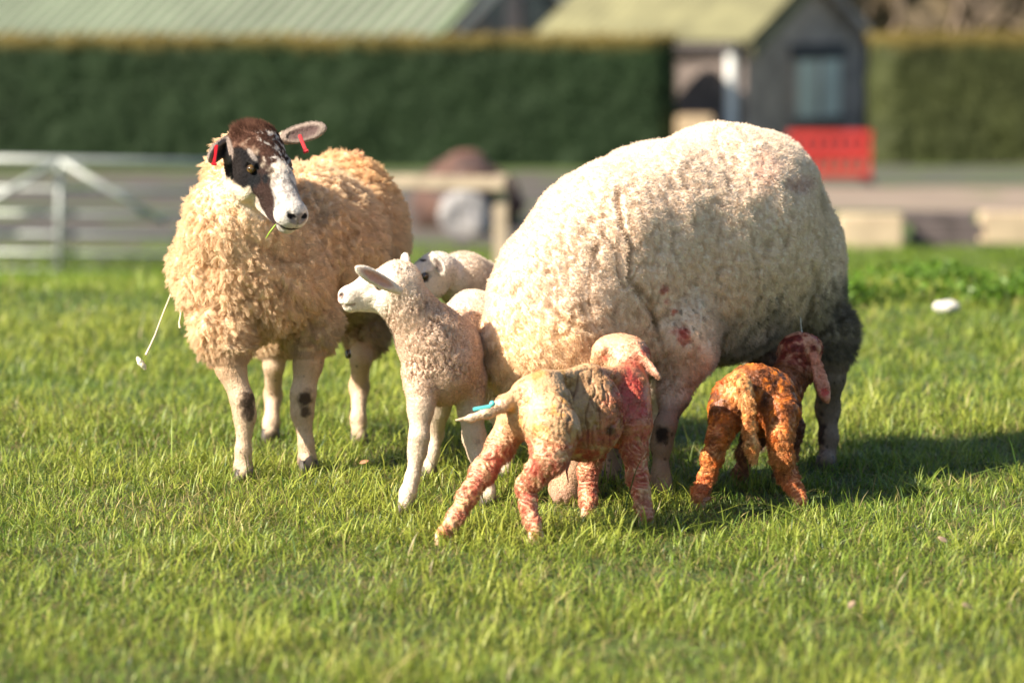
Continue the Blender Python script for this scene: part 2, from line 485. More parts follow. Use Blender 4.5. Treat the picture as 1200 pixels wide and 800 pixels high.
# downpipe on the side wall close to the corner, door with a dark lintel and frame in the gable
pp = hc - U * 0.28 - W_ * 0.07
bm = bmesh.new(); bmesh.ops.create_cone(bm, cap_ends=True, segments=12, radius1=0.11, radius2=0.11, depth=2.3, matrix=Matrix.Translation(pp + UP * 1.3))
me = bpy.data.meshes.new('downpipe'); bm.to_mesh(me); bm.free(); link('downpipe', me, house, m_white)
dc = hc + W_ * 2.70 + U * 0.02
d_ = boxm('window', dc + UP * 0.95, [W_, U, UP], (1.70, 0.06, 1.15), m_door, house)
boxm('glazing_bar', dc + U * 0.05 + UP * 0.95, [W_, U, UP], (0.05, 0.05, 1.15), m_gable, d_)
boxm('sill', dc + U * 0.06 + UP * 0.83, [W_, U, UP], (2.1, 0.2, 0.1), m_wall2, d_)
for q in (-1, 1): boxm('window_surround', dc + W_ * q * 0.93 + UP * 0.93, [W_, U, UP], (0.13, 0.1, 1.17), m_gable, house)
boxm('lintel', dc + UP * 2.11, [W_, U, UP], (2.1, 0.12, 0.30), m_dark, house)
boxm('corner_stone', hc + W_ * 4.68 + U * 0.03, [W_, U, UP], (0.22, 0.08, 2.5), m_wall2, house)
sc_ = at(812, 150, 66.0)
boxm('salt_box', (sc_[0], 65.3, ground_z(0, 65.3)), AXW, (0.7, 0.5, 1.0), plain('pale_yellow_plastic', (0.45, 0.34, 0.22), 0.5, 0.1, 3), None, 0.04)
o_ = bpy.data.objects['salt_box']; tag(o_, 'small cream storage box against the stone house side wall', 'box')

b0 = at(494, 40, 70); b0[2] = ground_z(0, 70) - 0.1
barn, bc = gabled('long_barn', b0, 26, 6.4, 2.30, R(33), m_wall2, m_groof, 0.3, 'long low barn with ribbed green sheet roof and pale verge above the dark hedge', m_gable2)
m_frame = plain('grey_frame', (.16, .17, .17), .6, .1, 3)
m_pane2 = plain('bluish_glass', (.07, .10, .12), .2, .2, 2)
for wo in (2.2, 4.1):
    f_ = boxm('window', bc + W_ * wo + U * 0.02 + UP * 2.45, [W_, U, UP], (1.25, 0.1, 1.0), m_frame, barn)
    boxm('pane', bc + W_ * wo + U * 0.09 + UP * 2.52, [W_, U, UP], (1.05, 0.04, 0.84), m_pane2, f_)
# rendered farmhouse between the two roofs
fh = A3((at(596, 20, 84)[0], 84, ground_z(0, 84) - 0.1))
farm = empty('farmhouse', fh, label='plain grey rendered farmhouse behind the barn, between the green roof and the mossy roof', cat='building')
boxm('wall', fh, AXW, (4.6, 5, 4.6), m_wall2, farm)
for xo in (-0.72, 0.72):
    f_ = boxm('window', fh + A3((xo, -2.53, 3.05)), AXW, (0.95, 0.08, 0.95), m_white, farm)
    boxm('pane', fh + A3((xo, -2.575, 3.10)), AXW, (0.80, 0.05, 0.84), m_glass, f_)
for s_ in (-1, 1):
    poly_slab('roof', [fh + A3((-2.5, s_ * 2.7, 4.5)), fh + A3((2.5, s_ * 2.7, 4.5)), fh + A3((2.5, 0, 6.1)), fh + A3((-2.5, 0, 6.1))][::s_], 0.12, m_dark, farm)

# ------------------------------------------------------------------ red plastic barrier in front of the door
m_red = plain('red_plastic', (0.40, 0.03, 0.025), 0.4, 0.1, 3)
rb = at(972, 214, 53.5); rb[2] = ground_z(0, 53.5)
bar = empty('barrier', rb, label='red plastic pedestrian barrier standing in front of the house gable', cat='barrier')
bm = bmesh.new()
def addb(bm, c, s):
    m = Matrix.Translation(Vector([float(q) for q in c])) @ Matrix.Diagonal((*s, 1))
    bmesh.ops.create_cube(bm, size=1, matrix=m)
for zz, hh in ((0.80, 0.13), (0.52, 0.17), (0.20, 0.12)): addb(bm, rb + A3((0, 0, zz)), (1.32, 0.06, hh))
for k in range(8): addb(bm, rb + A3((-0.61 + k * 0.174, 0, 0.48)), (0.075, 0.05, 0.7))
bmesh.ops.bevel(bm, geom=bm.edges[:], offset=0.008, segments=1, affect='EDGES')
me = bpy.data.meshes.new('panel'); bm.to_mesh(me); bm.free(); link('panel', me, bar, m_red)
m_blk = plain('black_rubber', (0.03, 0.03, 0.03), 0.8)
for q in (-0.6, 0.6): boxm('foot', rb + A3((q, 0, 0)), AXW, (0.16, 0.6, 0.14), m_blk, bar, 0.02)

# ------------------------------------------------------------------ metal field gate and timber rails
m_galv = plain('galvanised_tube', (0.34, 0.37, 0.36), 0.5, 0.1, 5, metal=0.25)
def tube(bm, a, b_, r, seg=10):
    a, b_ = Vector([float(q) for q in a]), Vector([float(q) for q in b_]); d = b_ - a
    M = Matrix.Translation((a + b_) / 2) @ d.to_track_quat('Z', 'Y').to_matrix().to_4x4()
    bmesh.ops.create_cone(bm, cap_ends=True, segments=seg, radius1=r, radius2=r, depth=d.length, matrix=M)
def tubes(name, segs, mat, parent, seg=10):
    bm = bmesh.new()
    for (a, b_, r) in segs: tube(bm, a, b_, r, seg)
    for f in bm.faces: f.smooth = True
    me = bpy.data.meshes.new(name); bm.to_mesh(me); bm.free(); return link(name, me, parent, mat)
GY = 33.0
gz = ground_z(0, GY)
gp = lambda px, py, dy=0: at(px, py, GY + dy)
gate = empty('metal_gate', (gp(90, 300)[0], GY, gz), label='grey galvanised tubular field gate with braces behind the brown ewe', cat='gate')
for k, yy in enumerate((187, 221, 250, 274, 296, 316)):
    tubes('gate_bar', [(gp(-110, yy - 2), gp(262, yy + 4), 0.034 if k == 0 else 0.024)], m_galv, gate)
for xx in (-110, 70, 262): tubes('upright', [(gp(xx, 186, -0.065), gp(xx, 322, -0.065), 0.03)], m_galv, gate)
for xa, ya in ((195, 262), (-55, 262)): tubes('brace', [(gp(70, 188, -0.15), gp(xa, ya, -0.15), 0.028)], m_galv, gate)
m_wood = plain('weathered_timber', (0.42, 0.34, 0.25), 0.85, 0.2, 8, bump=0.3)
def post(px, Y, h, w_, label, mat=m_wood, group=None):
    p = at(px, 200, Y); z = ground_z(p[0], Y)
    o = boxm('fence_post', (p[0], Y, z - 0.05), AXW, (w_, w_, h + 0.05), mat, None, 0.012)
    o['label'] = label; o['category'] = 'post'
    if group: o['group'] = group
    return o
tf = empty('timber_fence', at(525, 300, 30.2), label='pale wooden rail and square end post between the brown ewe and the big ewe', cat='fence')
tf.location.z = ground_z(0, 30.2)
a_, b_ = at(395, 214, 30.2), at(592, 217, 30.2)
boxm('rail', (a_ + b_) / 2 - UP * 0.05, [unit(b_ - a_), A3((0, 1, 0)), UP], (np.linalg.norm(b_ - a_), 0.07, 0.125), m_wood, tf, 0.01)
for px_ in (587, 392):
    p = at(px_, 200, 30.13 + 0.15); z = ground_z(p[0], 30.3)
    boxm('post', (p[0], 30.31, z - 0.05), AXW, (0.13, 0.13, 1.02), m_wood, tf, 0.012)

# rusty brown heap with a pale sack behind the rail
def lump(name, c, r, mat, seed, amp=0.12, sc=0.3, label=None, cat=None, parent=None, M=None, flat=True):
    bm = bmesh.new(); bmesh.ops.create_icosphere(bm, subdivisions=5, radius=1)
    V = np.array([v.co[:] for v in bm.verts]) * A3(r)
    n = V / (A3(r) ** 2); n /= np.linalg.norm(n, axis=1, keepdims=True)
    V = V + n * (amp * fbm(V + seed * 3.3, sc, 4, seed))[:, None]
    if M is not None: V = V @ A3(M)
    V = V + A3(c)
    for v, q in zip(bm.verts, V): v.co = q
    for f in bm.faces: f.smooth = True
    me = bpy.data.meshes.new(name); bm.to_mesh(me); bm.free()
    o = link(name, me, parent, mat)
    return tag(o, label, cat)
m_rust = plain('rusty_brown_heap', (0.10, 0.05, 0.035), 0.9, 0.3, 4, c2=(0.04, 0.028, 0.028), bump=0.6)
m_sack = plain('pale_sack', (0.27, 0.26, 0.25), 0.6, 0.15, 5, bump=0.5, c2=(0.19, 0.19, 0.20))
hp = at(560, 262, 40)
lump('soil_heap', (hp[0] - 0.10, 40, ground_z(0, 40) + 0.25), (0.62, 0.5, 0.52), m_rust, 3, 0.25, 0.6, 'dark rusty brown heap of soil and rubble behind the wooden rail', 'heap')
hp = at(545, 203, 40.6)
lump('rusty_drum', (hp[0], 40.9, hp[2] - 0.10), (0.36, 0.36, 0.36), plain('rust', (0.12, 0.055, 0.04), 0.8, 0.3, 5), 7, 0.06, 0.3, 'rounded rusty brown drum lying on top of the brown heap', 'drum')
hp = at(545, 258, 37.5)
lump('sack', (hp[0], 38.3, hp[2] - 0.02), (0.30, 0.14, 0.30), m_sack, 9, 0.07, 0.25, 'crumpled pale grey sack lying on the brown heap under the wooden rail', 'sack', M=[[.75, 0, .66], [0, 1, 0], [-.66, 0, .75]])
# pale stone blocks and dark timbers at the far edge of the field
m_block = plain('sandstone_block', (0.44, 0.35, 0.24), 0.85, 0.15, 3, bump=0.4)
for px0, px1, y1, y0, Y, lab in ((985, 1060, 250, 290, 36, 'pale sandstone block at the field edge nearest the big ewe'), (1152, 1230, 247, 274, 37, 'pale sandstone block at the far right edge of the field'),):
    a_, b_ = at(px0, y0, Y), at(px1, y1, Y)
    o_ = boxm('stone_block', ((a_[0] + b_[0]) / 2, Y + 0.25, ground_z(0, Y) - 0.03), AXW, (b_[0] - a_[0], 0.45, b_[2] - ground_z(0, Y)), m_block, None, 0.03)
    tag(o_, lab, 'stone block')
dk = plain('dark_stacked_timber', (0.10, 0.08, 0.08), 0.9, 0.3, 4)
for k, (py, xo) in enumerate(((286, 0), (278, 0.06), (270, -0.05))):
    a_, b_ = at(1066, py, 36.2), at(1148, py, 36.2)
    zb = ground_z(0, 36.2) + k * 0.125
    o_ = boxm('timber_sleeper', ((a_[0] + b_[0]) / 2 + xo, 36.4, zb), AXW, (b_[0] - a_[0], 0.25, 0.12), dk, None, 0.01)
    tag(o_, ('bottom', 'middle', 'top')[k] + ' dark timber sleeper of the low stack between two sandstone blocks', 'sleeper')
# ------------------------------------------------------------------ bare trees beyond the right hedge
m_bark = plain('bare_branches', (0.20, 0.15, 0.11), 0.9, 0.2, 4)
def bare_tree(x, Y, h, seed, label):
    rnd = random.Random(seed); segs = []
    def grow(p, d, L, r, lev):
        q = p + d * L; segs.append((p, q, r, r * 0.72))
        if lev == 0 or r < 0.006: return
        for _ in range(rnd.choice((2, 3, 3))):
            nd = unit(d + A3((rnd.uniform(-.8, .8), rnd.uniform(-.8, .8), rnd.uniform(-.15, .55))))
            grow(q, nd, L * rnd.uniform(.62, .85), r * rnd.uniform(.5, .7), lev - 1)
    z = ground_z(x, Y)
    root = empty('bare_tree', (x, Y, z), label=label, cat='tree', group='bare trees beyond the right hedge')
    base = A3((x, Y, z - .1))
    bm = bmesh.new()
    tubes('trunk', [(base, base + UP * h * .28, h * .03)], m_bark, root)
    for k in range(4):
        grow(base + UP * h * (.12 + .05 * k), unit((rnd.uniform(-.7, .7), rnd.uniform(-.7, .7), 1)), h * .2, h * .014, 6)
    Vs, Fs = [], []
    for (p, q, ra_, rb_) in segs:
        d = unit(q - p); u = unit(np.cross(d, (0.31, 0.2, 0.9))); v = np.cross(d, u); n = len(Vs)
        for (c, rr) in ((p, max(ra_, .012)), (q, max(rb_, .01))):
            for k in range(3):
                a = k * 2.094; Vs.append(c + (u * math.cos(a) + v * math.sin(a)) * rr)
        for k in range(3): Fs.append((n + k, n + (k + 1) % 3, n + 3 + (k + 1) % 3, n + 3 + k))
    mesh_np('crown', np.array(Vs), np.array(Fs), m_bark, root)
bare_tree(8.4, 80, 6.5, 1, 'bare brown tree beyond the right hedge, closest to the house')
bare_tree(10.6, 84, 7.5, 2, 'bare brown tree beyond the right hedge, in the middle of the row')
bare_tree(13.0, 79, 6.5, 3, 'bare brown tree beyond the right hedge, nearest the picture edge')
bk = plain('distant_wood', (0.13, 0.10, 0.07), 1.0, 0.4, 0.3, c2=(0.05, 0.055, 0.03))
V = []; rng = np.random.default_rng(3)
P = np.stack([rng.uniform(-60, 80, 16000), rng.uniform(118, 128, 16000), -2.7 + rng.beta(1.6, 1.4, 16000) * (7 + 2 * np.sin(np.arange(16000)))], 1)
LV, LF, LC = leaf_cards(P, unit((0, -1, .3))[None] + rng.normal(size=(16000, 3)) * .5, 0.9, np.array([[.13, .10, .06]]) * rng.uniform(.5, 1.2, (16000, 1)), rng)
tag(mesh_np('distant_woodland', LV, LF, m_hedge, None, False, LC), 'brown leafless wood far beyond the farm buildings', 'woodland', kind='stuff')
# ------------------------------------------------------------------ animals: tools
m_skin = attr_mat('coat_skin', 0.85, 0.0, 0.12, fine=0.2, sheen=0.04)
m_wool = attr_mat('wool_fibre', 0.85, 0.30, 0.12)
m_hair = attr_mat('short_hair_fibre', 0.8, 0.10, 0.08)
m_wet = attr_mat('wet_wool_fibre', 0.42, 0.15, 0.5)
m_wetskin = attr_mat('wet_coat_skin', 0.45, 0.0, 0.5, fine=0.25)
m_eye, N, L, b = newmat('animal_eye')
b.inputs['Base Color'].default_value = (0.035, 0.018, 0.008, 1); b.inputs['Roughness'].default_value = 0.08; b.inputs['Coat Weight'].default_value = 1.0
m_amber, N, L, b = newmat('amber_eye')
tc = N.new('ShaderNodeTexCoord'); sx = N.new('ShaderNodeSeparateXYZ'); L.new(tc.outputs['Normal'], sx.inputs[0])
b.inputs['Base Color'].default_value = (0.10, 0.055, 0.015, 1); b.inputs['Roughness'].default_value = 0.08; b.inputs['Coat Weight'].default_value = 1.0
m_hoof = plain('hoof_horn', (0.07, 0.055, 0.045), 0.6, 0.3, 30)
m_tag = plain('red_ear_tag', (0.50, 0.006, 0.012), 0.35, 0.05, 10)
m_teal = plain('teal_clip', (0.12, 0.52, 0.52), 0.4, 0.05, 10)

def pix(px, py, Y, r=0):
    return (at(px, py, Y), r * Y / FPX)
def PC(lst):
    """list of (px, py, Y, r_px) -> chain of (point, radius)"""
    return [pix(*q) for q in lst]

class Coat:
    """per-vertex description of an animal's skin and wool"""
    def __init__(s, V, Fq, base):
        s.V, s.F = V, Fq; n = len(V)
        s.N = normals(V, Fq)
        s.c = np.tile(A3(base), (n, 1))
        s.len = np.zeros(n); s.comb = np.tile(A3((0, 0, -1.0)), (n, 1)); s.den = np.ones(n)
        s.wool = np.ones(n)
    def mask(s, c, r, soft=0.35, nz=0.0, nsc=0.03, seed=0, M=None):
        """1 inside an ellipsoidal region with a noisy rim"""
        d = s.V - A3(c)
        r = A3(r) if np.ndim(r) else A3((r, r, r))
        if M is not None: d = d @ A3(M).T
        q = np.sqrt(((d / r) ** 2).sum(1))
        if nz: q = q + nz * fbm(s.V, nsc, 3, seed)
        return np.clip((1 - q) / soft + 0.5, 0, 1)
    def paint(s, m, c, a=1.0):
        m = (m * a)[:, None]; s.c = s.c * (1 - m) + m * A3(c)
    def seg(s, pts, grow=1.35, soft=0.25, nz=0.0, nsc=0.03, seed=0):
        """mask round a chain of (point, radius)"""
        q = np.full(len(s.V), 9.0)
        for (a, ra), (b_, rb) in zip(pts[:-1], pts[1:]):
            v = b_ - a; t = np.clip(((s.V - a) @ v) / (v @ v), 0, 1)
            d = np.linalg.norm(s.V - a - t[:, None] * v, axis=1) / ((ra + (rb - ra) * t) * grow)
            q = np.minimum(q, d)
        if nz: q = q + nz * fbm(s.V, nsc, 3, seed)
        return np.clip((1 - q) / soft + 0.5, 0, 1)

def locks(V, sc, seed, warp=0.35, aspect=(1, 1, 0.75)):
    P = V * A3(aspect) 
    P = P + warp * sc * np.stack([vnoise(V, sc * 1.3, seed + k) for k in range(3)], 1)
    f1, f2 = worley(P, sc, seed)
    return f1, f2

def fleece(name, C, n, parent, mat, lock=0.018, clump=0.7, curl=0.0025, curl_f=2.0, rad=0.0005, seed=0, jitter=0.5, K=6, out=1.0, droop=0.5, bright=0.12, lockvar=0.18, lenv=0.3, tipw=0.45, sel=None):
    rng = np.random.default_rng(seed + 100)
    V, F = C.V, C.F
    a = V[F[:, 0]]; b_ = V[F[:, 1]]; c_ = V[F[:, 2]]; d_ = V[F[:, 3]]
    area = np.linalg.norm(np.cross(c_ - a, d_ - b_), axis=1) * 0.5
    den = C.den if sel is None else C.den * sel
    wgt = area * (den[F] * (C.len[F] > 0.0012)).mean(1)
    cw = np.cumsum(wgt); cw /= cw[-1]
    def sample(m):
        f = np.searchsorted(cw, rng.random(m)); u = rng.random((m, 1)); v = rng.random((m, 1))
        W = np.concatenate([(1 - u) * (1 - v), u * (1 - v), u * v, (1 - u) * v], 1)
        q = lambda A: (A[F[f]] * (W[..., None] if A.ndim == 2 else W)).sum(1)
        return q
    # locks
    tot = wgt.sum()
    q = None
    M = max(50, int(tot / (lock ** 2) * 1.15))
    ql = sample(M)
    LP, LN, LL, LCm = ql(V), ql(C.N), ql(C.len), ql(C.comb)
    ldir = LN * out + LCm * droop + rng.normal(size=(M, 3)) * jitter * 0.6
    ldir /= np.linalg.norm(ldir, axis=1, keepdims=True)
    lbr = 1 + lockvar * rng.normal(size=M)
    LT = LP + ldir * (LL * rng.uniform(0.85, 1.25, M))[:, None]
    kd = kdtree.KDTree(M)
    for k in range(M): kd.insert(LP[k], k)
    kd.balance()
    qs = sample(n)
    P, Nn, Ln, Cm, Cc = qs(V), qs(C.N), qs(C.len), qs(C.comb), qs(C.c)
    near = np.fromiter((kd.find(p)[1] for p in P), np.int64, n)
    Ln = Ln * rng.uniform(1 - lenv, 1 + lenv, n)
    own = Nn * out + Cm * droop * 0.7 + rng.normal(size=(n, 3)) * jitter
    own /= np.linalg.norm(own, axis=1, keepdims=True)
    t = np.linspace(0, 1, K)
    own_pts = P[:, None] + own[:, None] * (Ln[:, None] * t[None])[..., None] + Cm[:, None] * (Ln[:, None] * droop * 0.5 * t[None] ** 2)[..., None]
    lp = LP[near][:, None] * (1 - t[None, :, None]) + LT[near][:, None] * t[None, :, None]
    off = (P - LP[near])[:, None] * (1 - (1 - tipw) * t[None, :, None])
    cl_pts = lp + off
    toofar = (np.linalg.norm(P - LP[near], axis=1) > 1.6 * lock)[:, None, None]
    short = np.clip(Ln / np.maximum(LL[near], 1e-4), 0.2, 1.4)[:, None, None]
    cl_pts = P[:, None] + (cl_pts - P[:, None]) * np.minimum(short, 1.2)
    wc = clump * np.clip(t * 1.6, 0, 1)[None, :, None] * (1 - toofar)
    pts = own_pts * (1 - wc) + cl_pts * wc
    if curl:
        e1 = np.cross(own, rng.normal(size=(n, 3))); e1 /= np.linalg.norm(e1, axis=1, keepdims=True); e2 = np.cross(own, e1)
        ph = _h(near, near * 3, near * 7, seed)[:, None] * 6.28 + rng.normal(size=(n, 1)) * 0.5
        an = ph + t[None] * curl_f * 6.283
        amp = curl * np.clip(t * 2, 0, 1)[None] * np.clip(Ln / 0.012, 0.15, 1.5)[:, None]
        pts = pts + e1[:, None] * (np.cos(an) * amp)[..., None] + e2[:, None] * (np.sin(an) * amp)[..., None]
    cc = Cc * (lbr[near] * rng.uniform(1 - bright, 1 + bright, n))[:, None]
    cv = bpy.data.hair_curves.new(name)
    cv.add_curves([K] * n)
    cv.attributes['position'].data.foreach_set('vector', pts.astype(np.float32).ravel())
    ra = cv.attributes.get('radius') or cv.attributes.new('radius', 'FLOAT', 'POINT')
    rr = rad * rng.uniform(0.7, 1.3, (n, 1)) * np.interp(t, [0, 0.6, 1], [1.0, 0.85, 0.25])[None]
    ra.data.foreach_set('value', rr.astype(np.float32).ravel())
    shade = np.interp(t, [0, 1], [1.0, 1.0])
    ca = cv.attributes.new('col', 'FLOAT_COLOR', 'CURVE')
    ca.data.foreach_set('color', np.column_stack([np.clip(cc, 0, 0.95), np.ones(n)]).astype(np.float32).ravel())
    cv.materials.append(mat)
    o = bpy.data.objects.new(name, cv); col.objects.link(o)
    if parent is not None:
        o.parent = parent; o.matrix_parent_inverse = Matrix.Translation(-parent.location)
    return o

def short_coat(C, n, parent, bare, seed=0, rad=0.00026, wet=False, ln=1.0):
    """sleek short hair on face and legs"""
    keep = C.comb, C.len
    cm = C.comb / (np.linalg.norm(C.comb, axis=1, keepdims=True) + 1e-9)
    C.comb = cm; C.len = C.len * ln
    fleece('hair', C, n, parent, m_wet if wet else m_hair, lock=0.006, clump=0.25, curl=0.0, rad=rad, seed=seed, jitter=0.22, K=4, out=0.30, droop=1.0, bright=0.10, lockvar=0.06, lenv=0.4, sel=(bare > 0.45).astype(float))
    C.comb, C.len = keep

class Head:
    """sheep head in its own frame: f to the nose, u out of the forehead, s to the animal's ear on the picture's right; lengths in cm * scale"""
    def __init__(s, o, f, sd, k=1.0):
        s.o = A3(o); s.f = unit(f); s.s = unit(A3(sd) - s.f * np.dot(sd, s.f)); s.u = np.cross(s.f, s.s)
        s.k = 0.01 * k; s.M = np.stack([s.f, s.u, s.s])
    def p(s, f, u, sd=0): return s.o + s.k * (s.f * f + s.u * u + s.s * sd)
    def v(s, f, u, sd=0): return unit(s.f * f + s.u * u + s.s * sd)
    def skull(s, F, k=0.018, lamb=False, mw=3.2):
        q = s.k; s.mw = mw
        j = 0.85 if lamb else 1.0
        F.ell(s.p(2.5, -4.2), (7.0 * q, 5.9 * q, (6.5 if not lamb else 6.0) * q), k, s.M)              # braincase
        F.cone(s.p(4, -2.6), s.p(14 * j, -3.1), 4.1 * q, 3.3 * q, 0.02 * j)                           # forehead to nose bridge
        F.cone(s.p(14 * j, -3.0), s.p(21.5 * j, -4.6), 3.2 * q, 2.55 * q, 0.012 * j)
        for sg in (-1, 1):
            F.ell(s.p(6.5, -7.5, sg * (2.9 if lamb else 3.5)), (5.6 * q, 4.8 * q, 2.8 * q), 0.02 * j, s.M)              # cheek
            F.ell(s.p(8.2, -1.9, sg * 4.3), (2.2 * q, 0.8 * q, 0.9 * q), 0.010 * j, s.M)             # brow
            F.ell(s.p(11.5 * j, -5.6, sg * 3.3), (3.6 * q, 1.3 * q, 1.0 * q), 0.012 * j, s.M)        # cheekbone
        F.cone(s.p(7, -5.5), s.p(20 * j, -6.3), 4.0 * q, 2.6 * q, 0.012 * j)
        F.cone(s.p(8, -9.6), s.p(20.5 * j, -8.0), 2.9 * q, 1.9 * q, 0.016 * j)                       # lower jaw
        F.ell(s.p(22.2 * j, -5.4), (3.0 * q, 3.2 * q, s.mw * q), 0.012 * j, s.M)                     # muzzle
        F.ell(s.p(21.6 * j, -8.4), (2.3 * q, 1.5 * q, 2.1 * q), 0.006 * j, s.M)                      # chin
        F.cone(s.p(24.9 * j, -7.1, -2.6), s.p(24.9 * j, -7.1, 2.6), 0.28 * q, 0.28 * q, 0.004, True)  # mouth
        for sg in (-1, 1):
            F.cone(s.p(24.9 * j, -7.1, sg * 2.3), s.p(20.0 * j, -7.6, sg * 3.0), 0.30 * q, 0.22 * q, 0.003, True)
            F.cone(s.p(25.0 * j, -4.6, sg * 0.7), s.p(23.9 * j, -3.4, sg * 2.2), 0.42 * q, 0.38 * q, 0.004, True)   # nostril
            F.ell(s.p(9.4, -3.0, sg * 5.0), (1.45 * q, 1.0 * q, 1.0 * q), 0.006, s.M, True)          # eye socket
        F.cone(s.p(25.1 * j, -5.0, 0), s.p(24.6 * j, -7.0, 0), 0.16 * q, 0.16 * q, 0.003, True)
        s.j = j
    def eyes(s, parent, mat, r=1.3, ex=4.45):
        s.ex = ex
        for sg in (-1, 1):
            bm = bmesh.new(); bmesh.ops.create_uvsphere(bm, u_segments=20, v_segments=12, radius=r * s.k, matrix=Matrix.Translation(Vector([float(x) for x in s.p(9.5, -3.05, sg * s.ex)])))
            for f in bm.faces: f.smooth = True
            # horizontal pupil: a slim dark plate lying on the outer face of the ball
            me = bpy.data.meshes.new('eye'); bm.to_mesh(me); bm.free()
            o = link('eye', me, parent, mat)
            if mat is m_amber:
                bm = bmesh.new(); bmesh.ops.create_uvsphere(bm, u_segments=12, v_segments=8, radius=1)
                c = s.p(9.5, -3.05 + 0.25 * r, sg * (s.ex + 0.80 * r))
                for v in bm.verts: v.co = Vector([float(x) for x in c + s.k * r * (s.f * v.co.x * .62 + s.u * v.co.y * .28 + s.s * v.co.z * .28)])
                me = bpy.data.meshes.new('pupil'); bm.to_mesh(me); bm.free()
                pe = link('pupil', me, None, m_eye); pe.parent = o
def ear(F, a, b_, width, thick, face, k=0.012, hollow=0.55, droopy=0):
    """leaf-shaped ear from base a to tip b; face = direction the open side looks"""
    a, b_ = A3(a), A3(b_); d = unit(b_ - a); L_ = np.linalg.norm(b_ - a)
    n = unit(A3(face) - d * np.dot(face, d)); w_ = np.cross(d, n)
    M = np.stack([d, w_, n])
    F.ell(a + d * L_ * 0.53, (L_ * 0.56, width, thick), k * 0.5, M)
    F.ell(a + d * L_ * 0.70, (L_ * 0.34, width * 0.92, thick), 0.004, M)
    F.cone(a - d * L_ * 0.08, a + d * L_ * 0.35, width * 0.5, width * 0.55, k)
    if hollow: F.ell(a + d * L_ * 0.55 + n * thick * 1.05, (L_ * 0.40, width * 0.62, thick * 0.75), 0.004, M, True)
    return a + d * L_ * 0.55 + n * thick * .5, (L_ * 0.40, width * 0.66, thick * 1.2), M
def hooves(parent, feet, mat=None):
    """two toes per foot"""
    for (p, r, yaw) in feet:
        bm = bmesh.new()
        for sg in (-1, 1):
            m = Matrix.Translation(Vector((float(p[0]), float(p[1]), float(p[2]))) + Vector((math.cos(yaw) * sg * r * .45, math.sin(yaw) * sg * r * .45, 0)))
            bmesh.ops.create_cone(bm, cap_ends=True, segments=12, radius1=r * .85, radius2=r * 0.6, depth=r * 2.2, matrix=m)
        for f in bm.faces: f.smooth = True
        me = bpy.data.meshes.new('hoof'); bm.to_mesh(me); bm.free(); link('hoof', me, parent, mat or m_hoof)
def foot_z(p): return float(ground_z(p[0], p[1]))
def ground_chain(lst, k=1.0):
    """PC() whose last point is set down on the ground (with the hoof under it)"""
    ch = [(q, r_ * (k if i else 1)) for i, (q, r_) in enumerate(PC(lst))]; p, r = ch[-1]; p = p.copy(); p[2] = foot_z(p) + 0.026; ch[-1] = (p, r)
    return ch
def body(C, parent, mat=None):
    return mesh_np('body', C.V, C.F, mat or m_skin, parent, True, np.clip(C.c, 0, .95))
def bmesh_obj(name, parent, mat, fn):
    bm = bmesh.new(); fn(bm)
    for f in bm.faces: f.smooth = True
    me = bpy.data.meshes.new(name); bm.to_mesh(me); bm.free(); return link(name, me, parent, mat)
def strand(name, pts, rads, mat, parent, seg=7):
    """tapered tube through points"""
    pts = [A3(p) for p in pts]; V, Fc = [], []
    for i, p in enumerate(pts):
        d = unit(pts[min(i + 1, len(pts) - 1)] - pts[max(i - 1, 0)]); u = unit(np.cross(d, (0.3, 0.9, 0.2))); v = np.cross(d, u)
        for k in range(seg):
            a = k * 2 * math.pi / seg; V.append(p + (u * math.cos(a) + v * math.sin(a)) * rads[i])
    for i in range(len(pts) - 1):
        for k in range(seg): Fc.append((i * seg + k, i * seg + (k + 1) % seg, (i + 1) * seg + (k + 1) % seg, (i + 1) * seg + k))
    return mesh_np(name, np.array(V), np.array(Fc), mat, parent)
m_string = plain('pale_wool_yarn', (0.66, 0.60, 0.45), 0.9, 0.1, 40)
